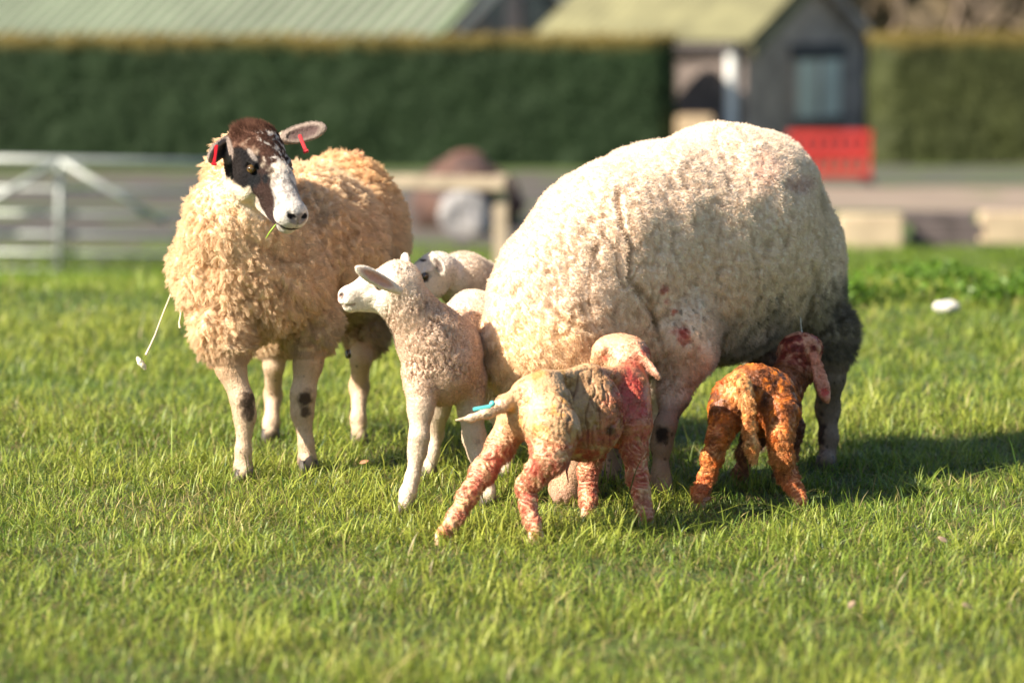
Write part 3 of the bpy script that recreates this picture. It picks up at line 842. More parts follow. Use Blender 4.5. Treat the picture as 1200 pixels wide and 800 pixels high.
# ------------------------------------------------------------------ EWE ONE: tan fleece, dark brown and white face, looking right
def build_ewe_one():
    root = empty('ewe', at(320, 560, 8.4), label='tan fleeced ewe with brown and white face and red ear tags, looking right', cat='sheep')
    root.location.z = foot_z(root.location)
    F = Field((-1.02, 7.55, -0.03), (-0.10, 9.25, 1.02), 0.0032)
    B = lambda px, py, Y, rx, ry, rz, k=0.06: F.ell(at(px, py, Y), (rx * Y / FPX, ry, rz * Y / FPX), k)
    # trunk from chest (near) to rump (far, right)
    B(283, 312, 8.17, 86, 0.17, 80)
    B(275, 262, 8.10, 62, 0.14, 66)
    B(345, 286, 8.45, 104, 0.24, 93, 0.08)
    B(393, 286, 8.72, 82, 0.23, 102, 0.08)
    B(302, 340, 8.2, 78, 0.16, 46, .09)
    F.F += 0.019
    F.chain(PC([(284, 262, 8.15, 58), (286, 212, 8.19, 38), (284, 182, 8.19, 27)]), 0.05)   # neck
    legs = [
        [(262, 385, 8.08, 34), (270, 428, 8.05, 19), (284, 468, 8.03, 14.5), (287, 486, 8.03, 14), (285, 528, 8.02, 10.3), (285, 548, 8.02, 12), (286, 562, 8.00, 12.5)],
        [(366, 380, 8.22, 30), (361, 425, 8.19, 18), (355, 462, 8.17, 15.5), (354, 482, 8.17, 14), (359, 520, 8.16, 10.0), (360, 538, 8.16, 11.5), (362, 552, 8.14, 12)],
        [(322, 385, 8.80, 28), (321, 428, 8.78, 13), (320, 462, 8.84, 11.5), (318, 495, 8.78, 10.5), (317, 515, 8.76, 12)],
        [(430, 375, 8.75, 32), (423, 420, 8.66, 13.5), (421, 452, 8.72, 12.5), (420, 490, 8.66, 10), (421, 522, 8.64, 12)],
    ]
    LC = [ground_chain(l) for l in legs]
    for c in LC: F.chain(c, 0.02)
    H = Head(at(300, 153, 8.03), (0.45, -0.69, -0.56), (0.82, 0.57, -0.04), 1.12)
    H.skull(F, mw=3.7)
    # ears
    e1 = ear(F, at(269, 168, 8.05), at(246, 184, 7.96), 0.027, 0.0085, (-0.2, -0.9, -0.3))
    e2 = ear(F, at(330, 163, 8.13), at(379, 150, 8.09), 0.0225, 0.0080, (-0.05, -1, 0.1))
    V, Q = F.mesh(1)
    C = Coat(V, Q, (0.79, 0.58, 0.375))
    hm = C.seg([(H.p(1, -4), 0.085), (H.p(10, -5.5), 0.078), (H.p(24, -6), 0.062)], 1.0, 0.2)
    hm = np.maximum(hm, C.seg([(H.p(5, -7), 0.075), (H.p(12, -8), 0.065)], 1.05, .2))
    hm = np.maximum(hm, np.maximum(C.seg([(at(269, 168, 8.05), .03), (at(243, 187, 7.96), .032)], 1.1, .2), C.seg([(at(334, 162, 8.13), .034), (at(385, 147, 8.1), .032)], 1.1, .2)))
    lm = np.zeros(len(V))
    for c in LC: lm = np.maximum(lm, C.seg(c[1:], 1.5, 0.3) * np.clip((0.33 - V[:, 2]) / 0.04, 0, 1))
    bare = np.maximum(hm, lm)
    wool = 1 - bare
    C.wool = wool
    near = 1 - .65 * C.seg([(H.p(4, -6), 0.10), (H.p(20, -7), 0.09)], 1.5, .5)
    # long woolly locks
    f1, f2 = locks(V, 0.030, 5, 0.5, (1, 1, 0.72))
    g1, g2 = locks(V, 0.012, 8, 0.4)
    disp = near * (0.021 * (1 - np.clip(f1 / 0.85, 0, 1) ** 1.8) + 0.005 * (1 - g1) + 0.020 * fbm(V, 0.11, 2, 2))
    C.V = V + C.N * (disp * wool)[:, None]
    V = C.V
    C.N = normals(V, Q)
    gap_shade = np.clip((f1 - 0.55) / 0.4, 0, 1) * wool
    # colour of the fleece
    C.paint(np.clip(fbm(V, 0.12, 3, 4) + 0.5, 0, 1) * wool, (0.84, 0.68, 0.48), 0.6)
    C.paint(gap_shade, (0.50, 0.30, 0.13), 0.55)  # shade in the gaps painted in, with the wool's yellower base
    C.paint(C.mask(at(430, 210, 8.8), (0.15, 0.25, 0.09), 0.7, 0.4, 0.06) * wool, (0.80, 0.50, 0.23), 0.6)     # orange rump
    C.paint(C.mask(at(425, 180, 8.8), (0.04, 0.10, 0.02), 0.8) * wool, (0.55, 0.20, 0.16), 0.6)
    C.paint(C.mask(at(400, 300, 8.6), (0.17, 0.32, 0.13), 0.8, 0.3, 0.08) * wool, (0.78, 0.62, 0.44), 0.55)
    zz = V[:, 2]
    C.paint(np.clip((0.45 - zz) / 0.10, 0, 1) * wool * np.clip((V[:, 0] + 0.55) / 0.1, 0, 1), (0.56, 0.47, 0.35), 0.75)   # greyer towards the belly
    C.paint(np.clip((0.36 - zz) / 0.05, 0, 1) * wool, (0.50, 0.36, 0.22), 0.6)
    # legs
    C.paint(lm, (0.58, 0.44, 0.31))
    C.paint(lm * np.clip((zz - 0.23) / 0.08, 0, 1), (0.54, 0.34, 0.19), 0.7)
    for (px, py, Y) in ((287, 477, 7.98), (354, 475, 8.1)):
        C.paint(C.mask(at(px + 2, py - 6, Y), (0.021, 0.07, 0.025), 0.45, 0.5, 0.012, 2), (0.05, 0.03, 0.022), .9)
        C.paint(C.mask(at(px + 3, py + 9, Y), (0.016, 0.07, 0.018), 0.4, 0.5, 0.01, 6), (0.05, 0.03, 0.022), .85)
    sp = worley(V, 0.030, 31)[0]
    C.paint(lm * (sp < 0.12), (0.04, 0.03, 0.025), 0.75)
    C.paint(lm * np.clip((0.065 - zz + 0.02 * fbm(V, 0.02, 2)) / 0.03, 0, 1), (0.05, 0.045, 0.045), 0.75)
    # face
    C.paint(hm, (0.70, 0.60, 0.46))
    D = (V - H.o) / H.k
    hf, hu, hs = D @ H.f, D @ H.u, D @ H.s
    nz = fbm(V, 0.035, 3, 12); n2 = fbm(V, 0.012, 3, 13)
    def blob(f, u, s_, rf, ru, rs, n_=0.3, soft=.25):
        q = np.sqrt(((hf - f) / rf) ** 2 + ((hu - u) / ru) ** 2 + ((hs - s_) / rs) ** 2) + n_ * nz + 0.25 * n2
        return np.clip((1 - q) / soft + .5, 0, 1) * hm
    C.paint(np.clip((hf - 13 + 3 * nz) / 3, 0, 1) * hm, (0.54, 0.50, 0.46))
    C.paint(np.clip(n2 * 7 - .2, 0, 1) * hm * np.clip((hf - 10) / 3, 0, 1) * np.clip((23 - hf) / 3, .25, 1), (0.10, 0.075, 0.075), 0.6)                      # white muzzle
    C.paint(blob(0, -1.5, 0, 9.5, 7, 8.5), (0.050, 0.022, 0.014))                                # brown crown
    C.paint(np.clip(n2 * 5, 0, 1) * hm * (hf < 9), (0.14, 0.07, 0.047), 0.7)
    C.paint(blob(7, -1.0, 1.0, 6.0, 4, 4.6, 0.35), (0.055, 0.026, 0.018))
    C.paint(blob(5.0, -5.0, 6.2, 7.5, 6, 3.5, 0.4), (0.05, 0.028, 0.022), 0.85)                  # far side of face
    C.paint(blob(7.6, -3.8, -5.4, 5.2, 3.9, 4.4, 0.35), (0.008, 0.007, 0.008))                   # black round the near eye
    C.paint(blob(3.5, -5.5, -6.5, 5.2, 3.4, 3.6, 0.2), (0.014, 0.011, 0.011))                    # to the near ear
    C.paint(blob(13.0, -4.2, -3.6, 3.2, 3.4, 2.2, 0.3), (0.008, 0.009, 0.011))                  # tear streak
    C.paint(blob(16.0, -6.4, -3.2, 4.2, 3.2, 2.6, 0.45), (0.032, 0.018, 0.015))                  # brown patch by the mouth
    C.paint(blob(19.6, -9.0, -2.6, 2.6, 2.8, 2.4, 0.35), (0.045, 0.028, 0.025))
    C.paint(blob(14.0, -2.5, 0.6, 3.2, 3.5, .8, 0.7), (0.04, 0.025, 0.022), 0.9)
    C.paint(blob(11.5, -1.0, 3.6, 3.5, 3, 1.8, 0.6), (0.07, 0.045, 0.04), 0.7)
    C.paint(np.clip((n2 - 0.22) * 6, 0, 1) * hm * np.clip((hf - 3) / 4, 0, 1) * (hf < 15) * (np.abs(hs - .6) < 3.2), (0.62, 0.55, 0.48), 0.7)   # white flecks down the blaze
    C.paint(blob(6.4, -1.2, -4.0, 2.6, .9, .7, .5), (0.40, 0.34, 0.30), .7)
    C.paint(blob(11.5, -3.0, -1.9, 4.0, 3.2, 1.5, .4), (0.04, 0.022, 0.018), .9)
    C.paint(np.clip((n2 - .02) * 7, 0, 1) * hm * (hf < 14) * (hf > 3) * (hs > -2) * (hs < 5), (.58, .53, .48), .8)
    C.paint(blob(24.6, -4.4, 0, .9, 1.3, 2.4, 0.2), (0.12, 0.09, 0.09), 0.7)
    for sg in (-1, 1):
        C.paint(blob(24.4, -4.0, sg * 1.6, 1.3, .55, 1.0, 0.0), (0.012, 0.010, 0.012))
    mth = (np.abs(hu + 7.3 + 0.08 * (24 - hf)) < 0.38) & (hf > 20.4)
    C.paint(mth * hm, (0.02, 0.012, 0.014), 0.95)
    # ears: grey-brown outside rim, darker inside
    for (e, cc_, inn) in ((e1, (0.24, 0.19, 0.165), (0.035, 0.02, 0.022)), (e2, (0.25, 0.20, 0.17), (0.085, 0.05, 0.05))):
        M = e[2]; m = C.mask(e[0], A3(e[1]) * A3((1.5, 1.75, 4.0)), 0.15, M=M)
        C.paint(m, cc_)
        C.paint(C.mask(e[0], A3(e[1]) * A3((0.95, 1.0, 1.3)), 0.4, 0.2, 0.01, M=M), inn, 0.85)
    # wool length, comb
    C.len = 0.016 * wool * near + 0.0032 * hm + 0.0028 * lm
    C.len *= 1 + 0.25 * fbm(V, 0.1, 2, 20)
    C.comb = np.tile(A3((0.25, 0.1, -0.7)), (len(V), 1))
    C.comb = C.comb * (1 - hm[:, None]) + hm[:, None] * (-H.f * 2.6)
    C.comb = C.comb * (1 - lm[:, None]) + lm[:, None] * A3((0, 0, -2.4))
    # poll wool between and behind the ears
    top = blob(-1.5, 0.5, 0, 5, 3.5, 6.5, .2); C.len = C.len + 0.010 * top
    C.len *= 1 - 0.85 * np.clip((hf - 20) / 3, 0, 1) * hm
    eyes_near = np.maximum(C.mask(H.p(9.5, -3, -5), 0.017, .3), C.mask(H.p(9.5, -3, 5), 0.017, .3))
    C.len *= 1 - eyes_near
    C.den = 1 - .0 * bare
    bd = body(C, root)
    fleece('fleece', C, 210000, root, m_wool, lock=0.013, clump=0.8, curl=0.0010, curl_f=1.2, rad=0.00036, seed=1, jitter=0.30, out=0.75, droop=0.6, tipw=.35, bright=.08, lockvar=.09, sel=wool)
    short_coat(C, 90000, root, bare, 11)
    H.eyes(root, m_amber, 0.95, 4.5)
    hooves(root, [(A3((c[-1][0][0], c[-1][0][1], foot_z(c[-1][0]) + .014)), 0.021, 0.3) for c in LC])
    # ear tags: stem and hanging blade
    for (a_, b_) in ((at(254, 170, 7.965), at(251, 191, 7.955)), (at(351, 158, 8.09), at(358, 176, 8.075))):
        d = unit(b_ - a_)
        o = boxm('ear_tag', a_, [unit(np.cross(d, (0, 1, 0.1))), unit(np.cross(d, unit(np.cross(d, (0, 1, 0.1))))), d], (0.0085, 0.006, np.linalg.norm(b_ - a_)), m_tag, root, 0.0015)
        boxm('tag_foot', b_, [unit(np.cross(d, (0, 1, 0.1))), unit(np.cross(d, unit(np.cross(d, (0, 1, 0.1))))), d], (0.013, 0.009, 0.006), m_tag, o, 0.001)
    # wool strings pulled loose on the flank
    def hang(pts, rads, nm='loose_wool_string'):
        strand(nm, [at(*p) for p in pts], rads, m_string, root)
    hang([(200, 345, 8.12), (194, 360, 8.1), (188, 375, 8.08), (182, 392, 8.07), (176, 405, 8.06), (171, 416, 8.05)], [.0012, .0016, .0014, .0019, .0018, .003])
    lump('wool_tuft', at(165, 425, 8.04), (0.007, 0.006, 0.019), m_string, 4, 0.004, 0.012, parent=root, M=[[.8, 0, .6], [0, 1, 0], [-.6, 0, .8]])
    hang([(212, 355, 8.12), (212, 367, 8.11), (210, 378, 8.10), (211, 384, 8.10)], [.0012, .0017, .002, .003])
    lump('dung_clot', at(408, 415, 8.5), (0.008, 0.01, 0.012), m_eye, 6, 0.003, 0.01, parent=root)
    g = strand('grass_blade', [H.p(22.0, -7.9, -2.7), H.p(22.2, -8.7, -3.2), H.p(22.4, -9.8, -3.8), H.p(22.5, -11.2, -4.2)], [0.0013, 0.0017, 0.0014, 0.0005], plain('fresh_blade', (0.25, 0.42, 0.03), 0.5), None, 4)
    tag(g, 'single green grass blade hanging from the mouth of the brown-faced ewe', 'grass blade')
    return H
build_ewe_one()
# ------------------------------------------------------------------ EWE TWO: big cream ewe, head down behind the pink lamb
def build_ewe_two():
    root = empty('ewe', at(850, 560, 8.15), label='large cream ewe with lowered head suckling lambs, dirty dark wool at the tail', cat='sheep')
    root.location.z = foot_z(root.location)
    F = Field((-0.12, 7.30, -0.03), (0.95, 8.95, 1.03), 0.0034)
    B = lambda px, py, Y, rx, ry, rz, k=0.08: F.ell(at(px, py, Y), (rx * Y / FPX, ry, rz * Y / FPX), k)
    B(896, 277, 8.40, 80, 0.22, 117)
    B(838, 286, 8.27, 120, 0.255, 144, 0.1)
    B(764, 297, 8.10, 114, 0.22, 135, 0.1)
    B(704, 320, 7.94, 98, 0.175, 130, 0.1)
    B(652, 364, 7.82, 84, 0.14, 114, 0.08)
    B(646, 414, 7.80, 82, 0.14, 70, 0.06)
    B(608, 418, 7.82, 42, 0.09, 46, 0.06)
    B(795, 398, 7.96, 50, 0.13, 58, 0.06)       # shoulder above the foreleg
    B(948, 330, 8.42, 36, 0.15, 78, 0.06)       # thigh
    B(966, 345, 8.43, 20, 0.08, 84, 0.05)       # tail wool
    B(905, 425, 8.36, 26, 0.09, 34, 0.04)       # udder
    B(690, 440, 7.9, 40, 0.12, 50, 0.05)        # brisket
    F.F += 0.015
    legs = [
        [(800, 420, 7.92, 34), (791, 462, 7.88, 19), (779, 500, 7.82, 14), (775, 520, 7.82, 13.5), (774, 552, 7.81, 11), (775, 566, 7.81, 12.5), (777, 580, 7.80, 12.5)],
        [(728, 430, 8.12, 36), (722, 470, 8.10, 20), (717, 515, 8.06, 14), (717, 545, 8.05, 12), (716, 562, 8.03, 13)],
        [(970, 390, 8.40, 36), (972, 440, 8.40, 20), (970, 478, 8.44, 15.5), (971, 512, 8.42, 12.5), (969, 540, 8.41, 11.5), (967, 552, 8.38, 13)],
        [(905, 410, 8.66, 36), (900, 450, 8.64, 20), (897, 480, 8.68, 14), (896, 505, 8.65, 11.5), (895, 528, 8.62, 12)],
    ]
    LC = [ground_chain(l) for l in legs]
    for c in LC: F.chain(c, 0.025)
    F.chain(PC([(672, 420, 7.80, 60), (684, 460, 7.76, 42)]), 0.04)
    H = Head(at(699, 454, 7.71), (-0.14, -0.18, -0.97), (0.80, 0.58, -0.15), 1.10)
    H.skull(F)
    e1 = ear(F, H.p(2, -5.5, -5), H.p(5, -8.5, -14), 0.026, 0.0085, (-0.2, -0.8, -0.5))
    e2 = ear(F, H.p(2, -5.5, 5), H.p(5, -8.5, 14), 0.026, 0.0085, (-0.2, -0.8, -0.5))
    V, Q = F.mesh(1)
    C = Coat(V, Q, (0.88, 0.715, 0.56))
    hm = C.seg([(H.p(3, -5), 0.08), (H.p(12, -5.5), 0.078), (H.p(26, -6), 0.062)], 1.1, 0.2) * np.clip((H.p(2, 0)[2] - V[:, 2]) / 0.03, 0, 1)
    lm = np.zeros(len(V))
    for k, c in enumerate(LC): lm = np.maximum(lm, C.seg(c[1:], 1.6, 0.3) * np.clip(((0.25 if k != 2 else 0.275) - V[:, 2]) / 0.04, 0, 1))
    bare = np.maximum(hm, lm); wool = 1 - bare
    X = V[:, 0]; zz = V[:, 2]
    f1, f2 = locks(V, 0.021, 15, 0.6, (1, 1, 0.8))
    g1, g2 = locks(V, 0.009, 18, 0.5)
    # folds of fleece in front of the shoulder
    n_ = fbm(V * A3((1, 1, 0.35)), 0.075, 2, 40)
    fold = np.clip(1 - np.abs(n_) / 0.06, 0, 1)
    fm = C.mask(at(700, 370, 7.8), (0.17, 0.3, 0.20), 0.6)
    disp = 0.0075 * (1 - np.clip(f1 / 0.85, 0, 1) ** 2) + 0.0045 * (1 - g1) + 0.016 * fbm(V, 0.13, 2, 3) - 0.008 * fold * fm
    # the long seam in the fleece behind the neck and the crease by the hip
    def seam(pts, w_, dep):
        q = np.full(len(V), 9.0)
        for a, b_ in zip(pts[:-1], pts[1:]):
            a, b_ = at(*a), at(*b_); v = (b_ - a)[[0, 2]]; d = V[:, [0, 2]] - a[[0, 2]]
            t = np.clip((d @ v) / (v @ v), 0, 1); q = np.minimum(q, np.linalg.norm(d - t[:, None] * v, axis=1))
        return -.65 * dep * np.exp(-(q / w_) ** 2) * (C.N[:, 1] < 0.1)
    Y_ = 7.9
    s1 = seam([(722, 225, Y_), (724, 262, Y_), (735, 285, Y_), (733, 320, Y_), (752, 350, Y_), (768, 378, Y_)], 0.006, 0.018)
    s1 = s1 + seam([(640, 345, Y_), (665, 368, Y_), (690, 378, Y_), (702, 400, Y_)], 0.006, 0.012) + seam([(745, 330, Y_), (760, 350, Y_), (772, 395, Y_)], 0.006, 0.014)
    s1 = s1 + seam([(968, 215, 8.2), (972, 260, 8.2), (962, 310, 8.2), (950, 355, 8.2), (945, 385, 8.2)], 0.009, 0.016)
    C.V = V + C.N * ((disp + s1) * wool)[:, None]
    V = C.V; C.N = normals(V, Q)
    gap_shade = np.clip((f1 - 0.55) / 0.4, 0, 1) * wool
    C.paint(np.clip(fbm(V, 0.15, 3, 4) + 0.4, 0, 1) * wool, (0.86, 0.67, 0.51), 0.5)
    C.paint(C.mask(at(640, 420, 7.7), (0.17, 0.3, 0.10), 0.8, 0.3, 0.06) * wool, (0.80, 0.56, 0.30), 0.65)        # yellower neck
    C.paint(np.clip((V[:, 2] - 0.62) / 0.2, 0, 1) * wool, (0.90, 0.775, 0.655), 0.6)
    C.paint(gap_shade, (0.34, 0.23, 0.12), 0.4)  # gaps between locks darkened in the colour, as shade would do
    C.paint(np.exp(-(s1 / 0.008) ** 2) * 0 + np.clip(-s1 / 0.014, 0, 1) * wool, (0.36, 0.24, 0.12), 0.5)  # shade in the seam grooves painted in; the folds below likewise
    C.paint(fold * fm * wool, (0.50, 0.34, 0.19), 0.35)
    # dirt: underside and hind end
    dirt = np.clip((at(0, 365, 8.2)[2] + 0.02 + 0.14 * (X - 0.4) - zz + 0.06 * fbm(V, 0.07, 3, 9)) / 0.10, 0, 1) * np.clip((X - 0.44) / 0.05, 0, 1)
    C.paint(dirt * wool * np.clip(.75 + 1.2 * fbm(V * A3((1, 1, .6)), .03, 3, 14), .25, 1), (0.36, 0.30, 0.21), 0.85)
    grey = np.clip((X - 0.69 + 0.05 * fbm(V, 0.08, 3, 19)) / 0.06, 0, 1) * np.clip((at(0, 320, 8.3)[2] - zz) / 0.10, 0, 1)
    C.paint(grey * wool * np.clip(.7 + 1.4 * fbm(V * A3((1, 1, .5)), .035, 3, 24), .15, 1), (0.40, 0.33, 0.25), 0.8)
    C.paint(C.mask(at(955, 410, 8.35), (0.07, 0.2, 0.05), 0.6, .5, .03) * wool, (0.10, 0.08, 0.065), 0.6)
    C.paint(C.mask(at(985, 390, 8.44), (0.040, 0.12, 0.13), 0.6, 0.7, 0.03) * wool, (0.16, 0.135, 0.11), 0.8)
    fl = np.clip((worley(V * A3((1, 1, .5)), 0.018, 77)[0] < 0.28) * (fbm(V, 0.09, 2, 70) + 0.1) * 4, 0, 1)
    C.paint(fl * wool * np.clip((at(0, 300, 8.2)[2] - zz) / 0.1, 0, 1) * np.clip((X - 0.3) / 0.1, 0, 1), (0.09, 0.08, 0.06), 0.7)
    C.paint(np.clip((f1 - .45) / .3, 0, 1) * np.clip(dirt + grey, 0, 1) * wool, (.11, .09, .06), .7)  # shade in the gaps of the dirty locks, painted darker still
    # blood marks and faint pink raddle
    red = (0.50, 0.045, 0.03)
    for (px, py, Y, r, a) in ((802, 394, 7.82, .018, .8), (790, 388, 7.82, .010, .5), (777, 338, 7.85, .010, .6), (790, 365, 7.84, .008, .6), (780, 352, 7.85, .006, .5), (818, 406, 7.9, .008, .4)):
        C.paint(C.mask(at(px, py, Y), (r * .8, .08, r), 0.8, 0.9, 0.012, 3) * wool, red, a)
    C.paint(C.mask(at(890, 200, 8.25), (0.035, 0.2, 0.045), 0.9, 0.5, 0.03) * wool, (0.72, 0.42, 0.33), 0.5)
    C.paint(C.mask(at(935, 215, 8.25), (0.04, 0.2, 0.02), 0.9, 0.5, 0.03) * wool, (0.66, 0.40, 0.34), 0.5)
    C.paint(C.mask(at(795, 440, 7.9), (0.07, 0.2, 0.07), 0.7, 0.3, 0.04) * wool, (0.52, 0.37, 0.25), 0.6)
    C.paint(C.mask(at(905, 430, 8.36), (0.06, 0.1, 0.07), .5), (0.42, 0.22, 0.17), 0.7)
    # legs
    C.paint(lm, (0.30, 0.21, 0.155))
    C.paint(lm * (X > 0.66), (0.26, 0.19, 0.145))
    C.paint(C.mask(at(776, 511, 7.77), (0.022, 0.04, 0.026), 0.35, 0.3, 0.012, 2), (0.035, 0.025, 0.022))
    C.paint(C.mask(at(962, 505, 8.38), (0.014, 0.05, 0.05), 0.4, 0.6, 0.012, 2), (0.035, 0.02, 0.02), .9)
    C.paint(lm * (worley(V, 0.028, 31)[0] < 0.18), (0.04, 0.03, 0.025), 0.7)
    # head
    C.paint(hm, (0.50, 0.31, 0.20))
    D = (V - H.o) / H.k; hf = D @ H.f
    C.paint(hm * np.clip((hf - 20) / 4, 0, 1), (0.44, 0.26, 0.19))
    C.len = (0.0085 + 0.003 * np.clip(dirt + grey, 0, 1)) * wool + 0.003 * bare
    C.len += 0.008 * C.mask(at(985, 400, 8.44), (0.05, 0.12, 0.14), 0.5) * wool
    C.comb = np.tile(A3((0.12, 0.05, -0.7)), (len(V), 1))
    C.comb = C.comb * (1 - bare[:, None]) + bare[:, None] * A3((0, 0, -2.4))
    C.comb = C.comb * (1 - hm[:, None]) + hm[:, None] * (-H.f * 2.6)
    C.den = 1 - .0 * bare
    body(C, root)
    fleece('fleece', C, 260000, root, m_wool, lock=0.006, clump=0.6, curl=0.0012, curl_f=1.2, rad=0.00034, seed=2, jitter=0.40, out=.8, droop=0.35, lockvar=0.07, bright=.08, sel=wool)
    short_coat(C, 60000, root, bare, 12)
    H.eyes(root, m_eye, 1.25)
    hooves(root, [(A3((c[-1][0][0], c[-1][0][1], foot_z(c[-1][0]) + .014)), 0.021, 0.2) for c in LC])
    strand('loose_wool_string', [at(938, 372, 8.18), at(939, 385, 8.17), at(941, 396, 8.16), at(939, 410, 8.15), at(937, 417, 8.15)], [.0012, .0012, .003, .005, .001], plain('white_string', (.7, .68, .6), .8), root)
build_ewe_two()
# ------------------------------------------------------------------ LAMB A: cream lamb standing in front, head raised to the left
def build_lamb_a():
    root = empty('lamb', at(520, 585, 7.75), label='cream woolly lamb standing between the two ewes with its head raised to the left', cat='lamb')
    root.location.z = foot_z(root.location)
    F = Field((-0.46, 7.3, -0.02), (0.12, 8.4, 0.68), 0.0026)
    B = lambda px, py, Y, rx, ry, rz, k=0.04: F.ell(at(px, py, Y), (rx * Y / FPX, ry, rz * Y / FPX), k)
    B(519, 420, 7.64, 49, 0.11, 58)
    B(500, 395, 7.60, 36, 0.075, 42)
    B(545, 402, 7.82, 44, 0.14, 56, 0.05)
    B(553, 388, 8.00, 40, 0.11, 53, 0.05)
    F.F += 0.007
    F.chain(PC([(500, 390, 7.6, 40), (474, 355, 7.57, 30), (462, 338, 7.55, 25)]), 0.03)
    legs = [
        [(495, 440, 7.58, 25), (493, 478, 7.56, 16.5), (491, 512, 7.54, 13), (489, 528, 7.54, 12), (483, 560, 7.52, 9.5), (478, 577, 7.50, 11), (474, 588, 7.46, 11)],
        [(548, 445, 7.66, 26), (552, 480, 7.66, 16.5), (556, 512, 7.66, 15), (560, 530, 7.65, 12.5), (566, 556, 7.62, 10), (570, 572, 7.60, 11), (572, 582, 7.58, 11)],
        [(520, 440, 8.00, 28), (514, 480, 8.02, 14), (510, 508, 8.06, 11), (506, 532, 8.03, 9.5), (503, 548, 8.01, 10)],
        [(578, 440, 8.05, 30), (584, 480, 8.04, 15), (592, 508, 8.08, 11), (594, 532, 8.05, 9.5), (592, 548, 8.02, 10.5)],
    ]
    LC = [ground_chain(l) for l in legs]
    for c in LC: F.chain(c, 0.018)
    H = Head(at(473, 313, 7.575), (-0.93, -0.26, -0.19), (-0.27, 0.95, 0.05), 0.74)
    if H.u[2] < 0:
        H.s = -H.s; H.u = np.cross(H.f, H.s); H.M = np.stack([H.f, H.u, H.s])
    H.skull(F, 0.014, True)
    e1 = ear(F, at(464, 339, 7.48), at(420, 315, 7.41), 0.0155, 0.0085, (0.25, -1, 0.15), 0.010, .35)
    e2 = ear(F, at(476, 318, 7.64), at(474, 298, 7.66), 0.013, 0.007, (-.6, -.6, 0), 0.008)
    V, Q = F.mesh(1)
    C = Coat(V, Q, (0.68, 0.53, 0.41))
    hm = C.seg([(H.p(8, -5.5), .050), (H.p(20, -6), .045)], 1.1, .4)
    em = np.maximum(C.seg([(at(462, 338, 7.48), .018), (at(418, 315, 7.42), .026)], 1.1, .2), C.seg([(at(476, 312, 7.65), .016), (at(474, 296, 7.66), .018)], 1.1, .2))
    lm = np.zeros(len(V))
    for c in LC: lm = np.maximum(lm, C.seg(c[1:], 1.4, .3) * np.clip((0.285 - V[:, 2]) / .05, 0, 1))
    bare = np.maximum(np.maximum(hm, em), lm); wool = 1 - bare
    # wrinkled neck wool
    nk = C.mask(at(495, 380, 7.55), (0.13, .3, .13), .5)
    w1, w2 = locks(V, 0.017, 44, 0.9, (1.35, 1.2, 0.55))
    fold = np.clip(1 - (w2 - w1) / 0.14, 0, 1) * wool * np.clip(.5 + 1.5 * fbm(V, .04, 2, 45), 0, 1)
    f1, f2 = locks(V, 0.010, 25, .5)
    C.V = V + C.N * (wool * (0.003 * (1 - f1) - 0.0065 * fold * (0.45 + nk) + 0.006 * fbm(V, .06, 2, 1)))[:, None]
    V = C.V; C.N = normals(V, Q)
    C.paint(np.clip(fbm(V, .08, 3, 2) + .5, 0, 1) * wool, (0.60, 0.44, 0.32), .6)
    C.paint(fold * (.3 + .7 * nk), (0.36, 0.21, 0.15), .6)  # shade in the wrinkles painted into the wool colour
    C.paint(np.clip((V[:, 2] - .36) / .05, 0, 1) * (V[:, 1] > 7.83), (.80, .72, .62), .8)  # sunlit top of the rump, painted lighter
    C.paint(C.mask(H.p(4, -4), (.07, .07, .06), .8) * wool, (.78, .69, .58), .8)
    C.paint(np.maximum(hm, em), (0.78, 0.70, 0.60))
    C.paint(lm, (0.62, 0.51, 0.39))
    D = (V - H.o) / H.k; hf, hu, hs = D @ H.f, D @ H.u, D @ H.s
    C.paint(C.mask(e1[0], A3(e1[1]) * A3((1.05, 1.05, 1.6)), .5, .15, .01, M=e1[2]), (0.66, 0.36, 0.29), .85)
    j = H.j
    for sg in (-1, 1):
        C.paint(C.mask(H.p(24.6 * j, -4.1, sg * 1.5), .0085, .5), (.05, .03, .03), .9)
        C.paint(C.mask(H.p(9.4, -3, sg * 5.0), .013, .5), (.30, .16, .13), .7)
    C.paint(C.mask(H.p(25.2 * j, -5.4, 0), .011, .6), (.60, .36, .32), .8)
    C.paint(((np.abs(hu + 7.3) < .5) & (hf > 20.5 * j) & (hm > .5)).astype(float), (.25, .14, .12), .6)
    for (px, py, Y) in ((491, 522, 7.48), (557, 520, 7.6)):
        C.paint(C.mask(at(px + 3, py, Y), (.014, .03, .012), .5, .6, .01, 4), (.12, .09, .09), .7)
    C.len = .0040 * wool + .0026 * bare; C.len *= 1 - .8 * C.mask(H.p(25 * j, -5.4, 0), .03, .3)
    C.comb = np.tile(A3((0.1, 0, -.5)), (len(V), 1)) * wool[:, None] + lm[:, None] * A3((0, 0, -2.2)) + hm[:, None] * (-H.f * 2.0)
    C.den = 1 + .3 * bare
    body(C, root)
    fleece('fleece', C, 130000, root, m_wool, lock=.0055, clump=.5, curl=.0008, curl_f=1.3, rad=.00028, seed=3, jitter=.5, K=5, droop=.25, lockvar=.10, sel=wool)
    short_coat(C, 60000, root, bare, 13, .0002)
    H.eyes(root, m_eye, 1.45)
    hooves(root, [(A3((c[-1][0][0], c[-1][0][1], foot_z(c[-1][0]) + .012)), .017, .2) for c in LC])

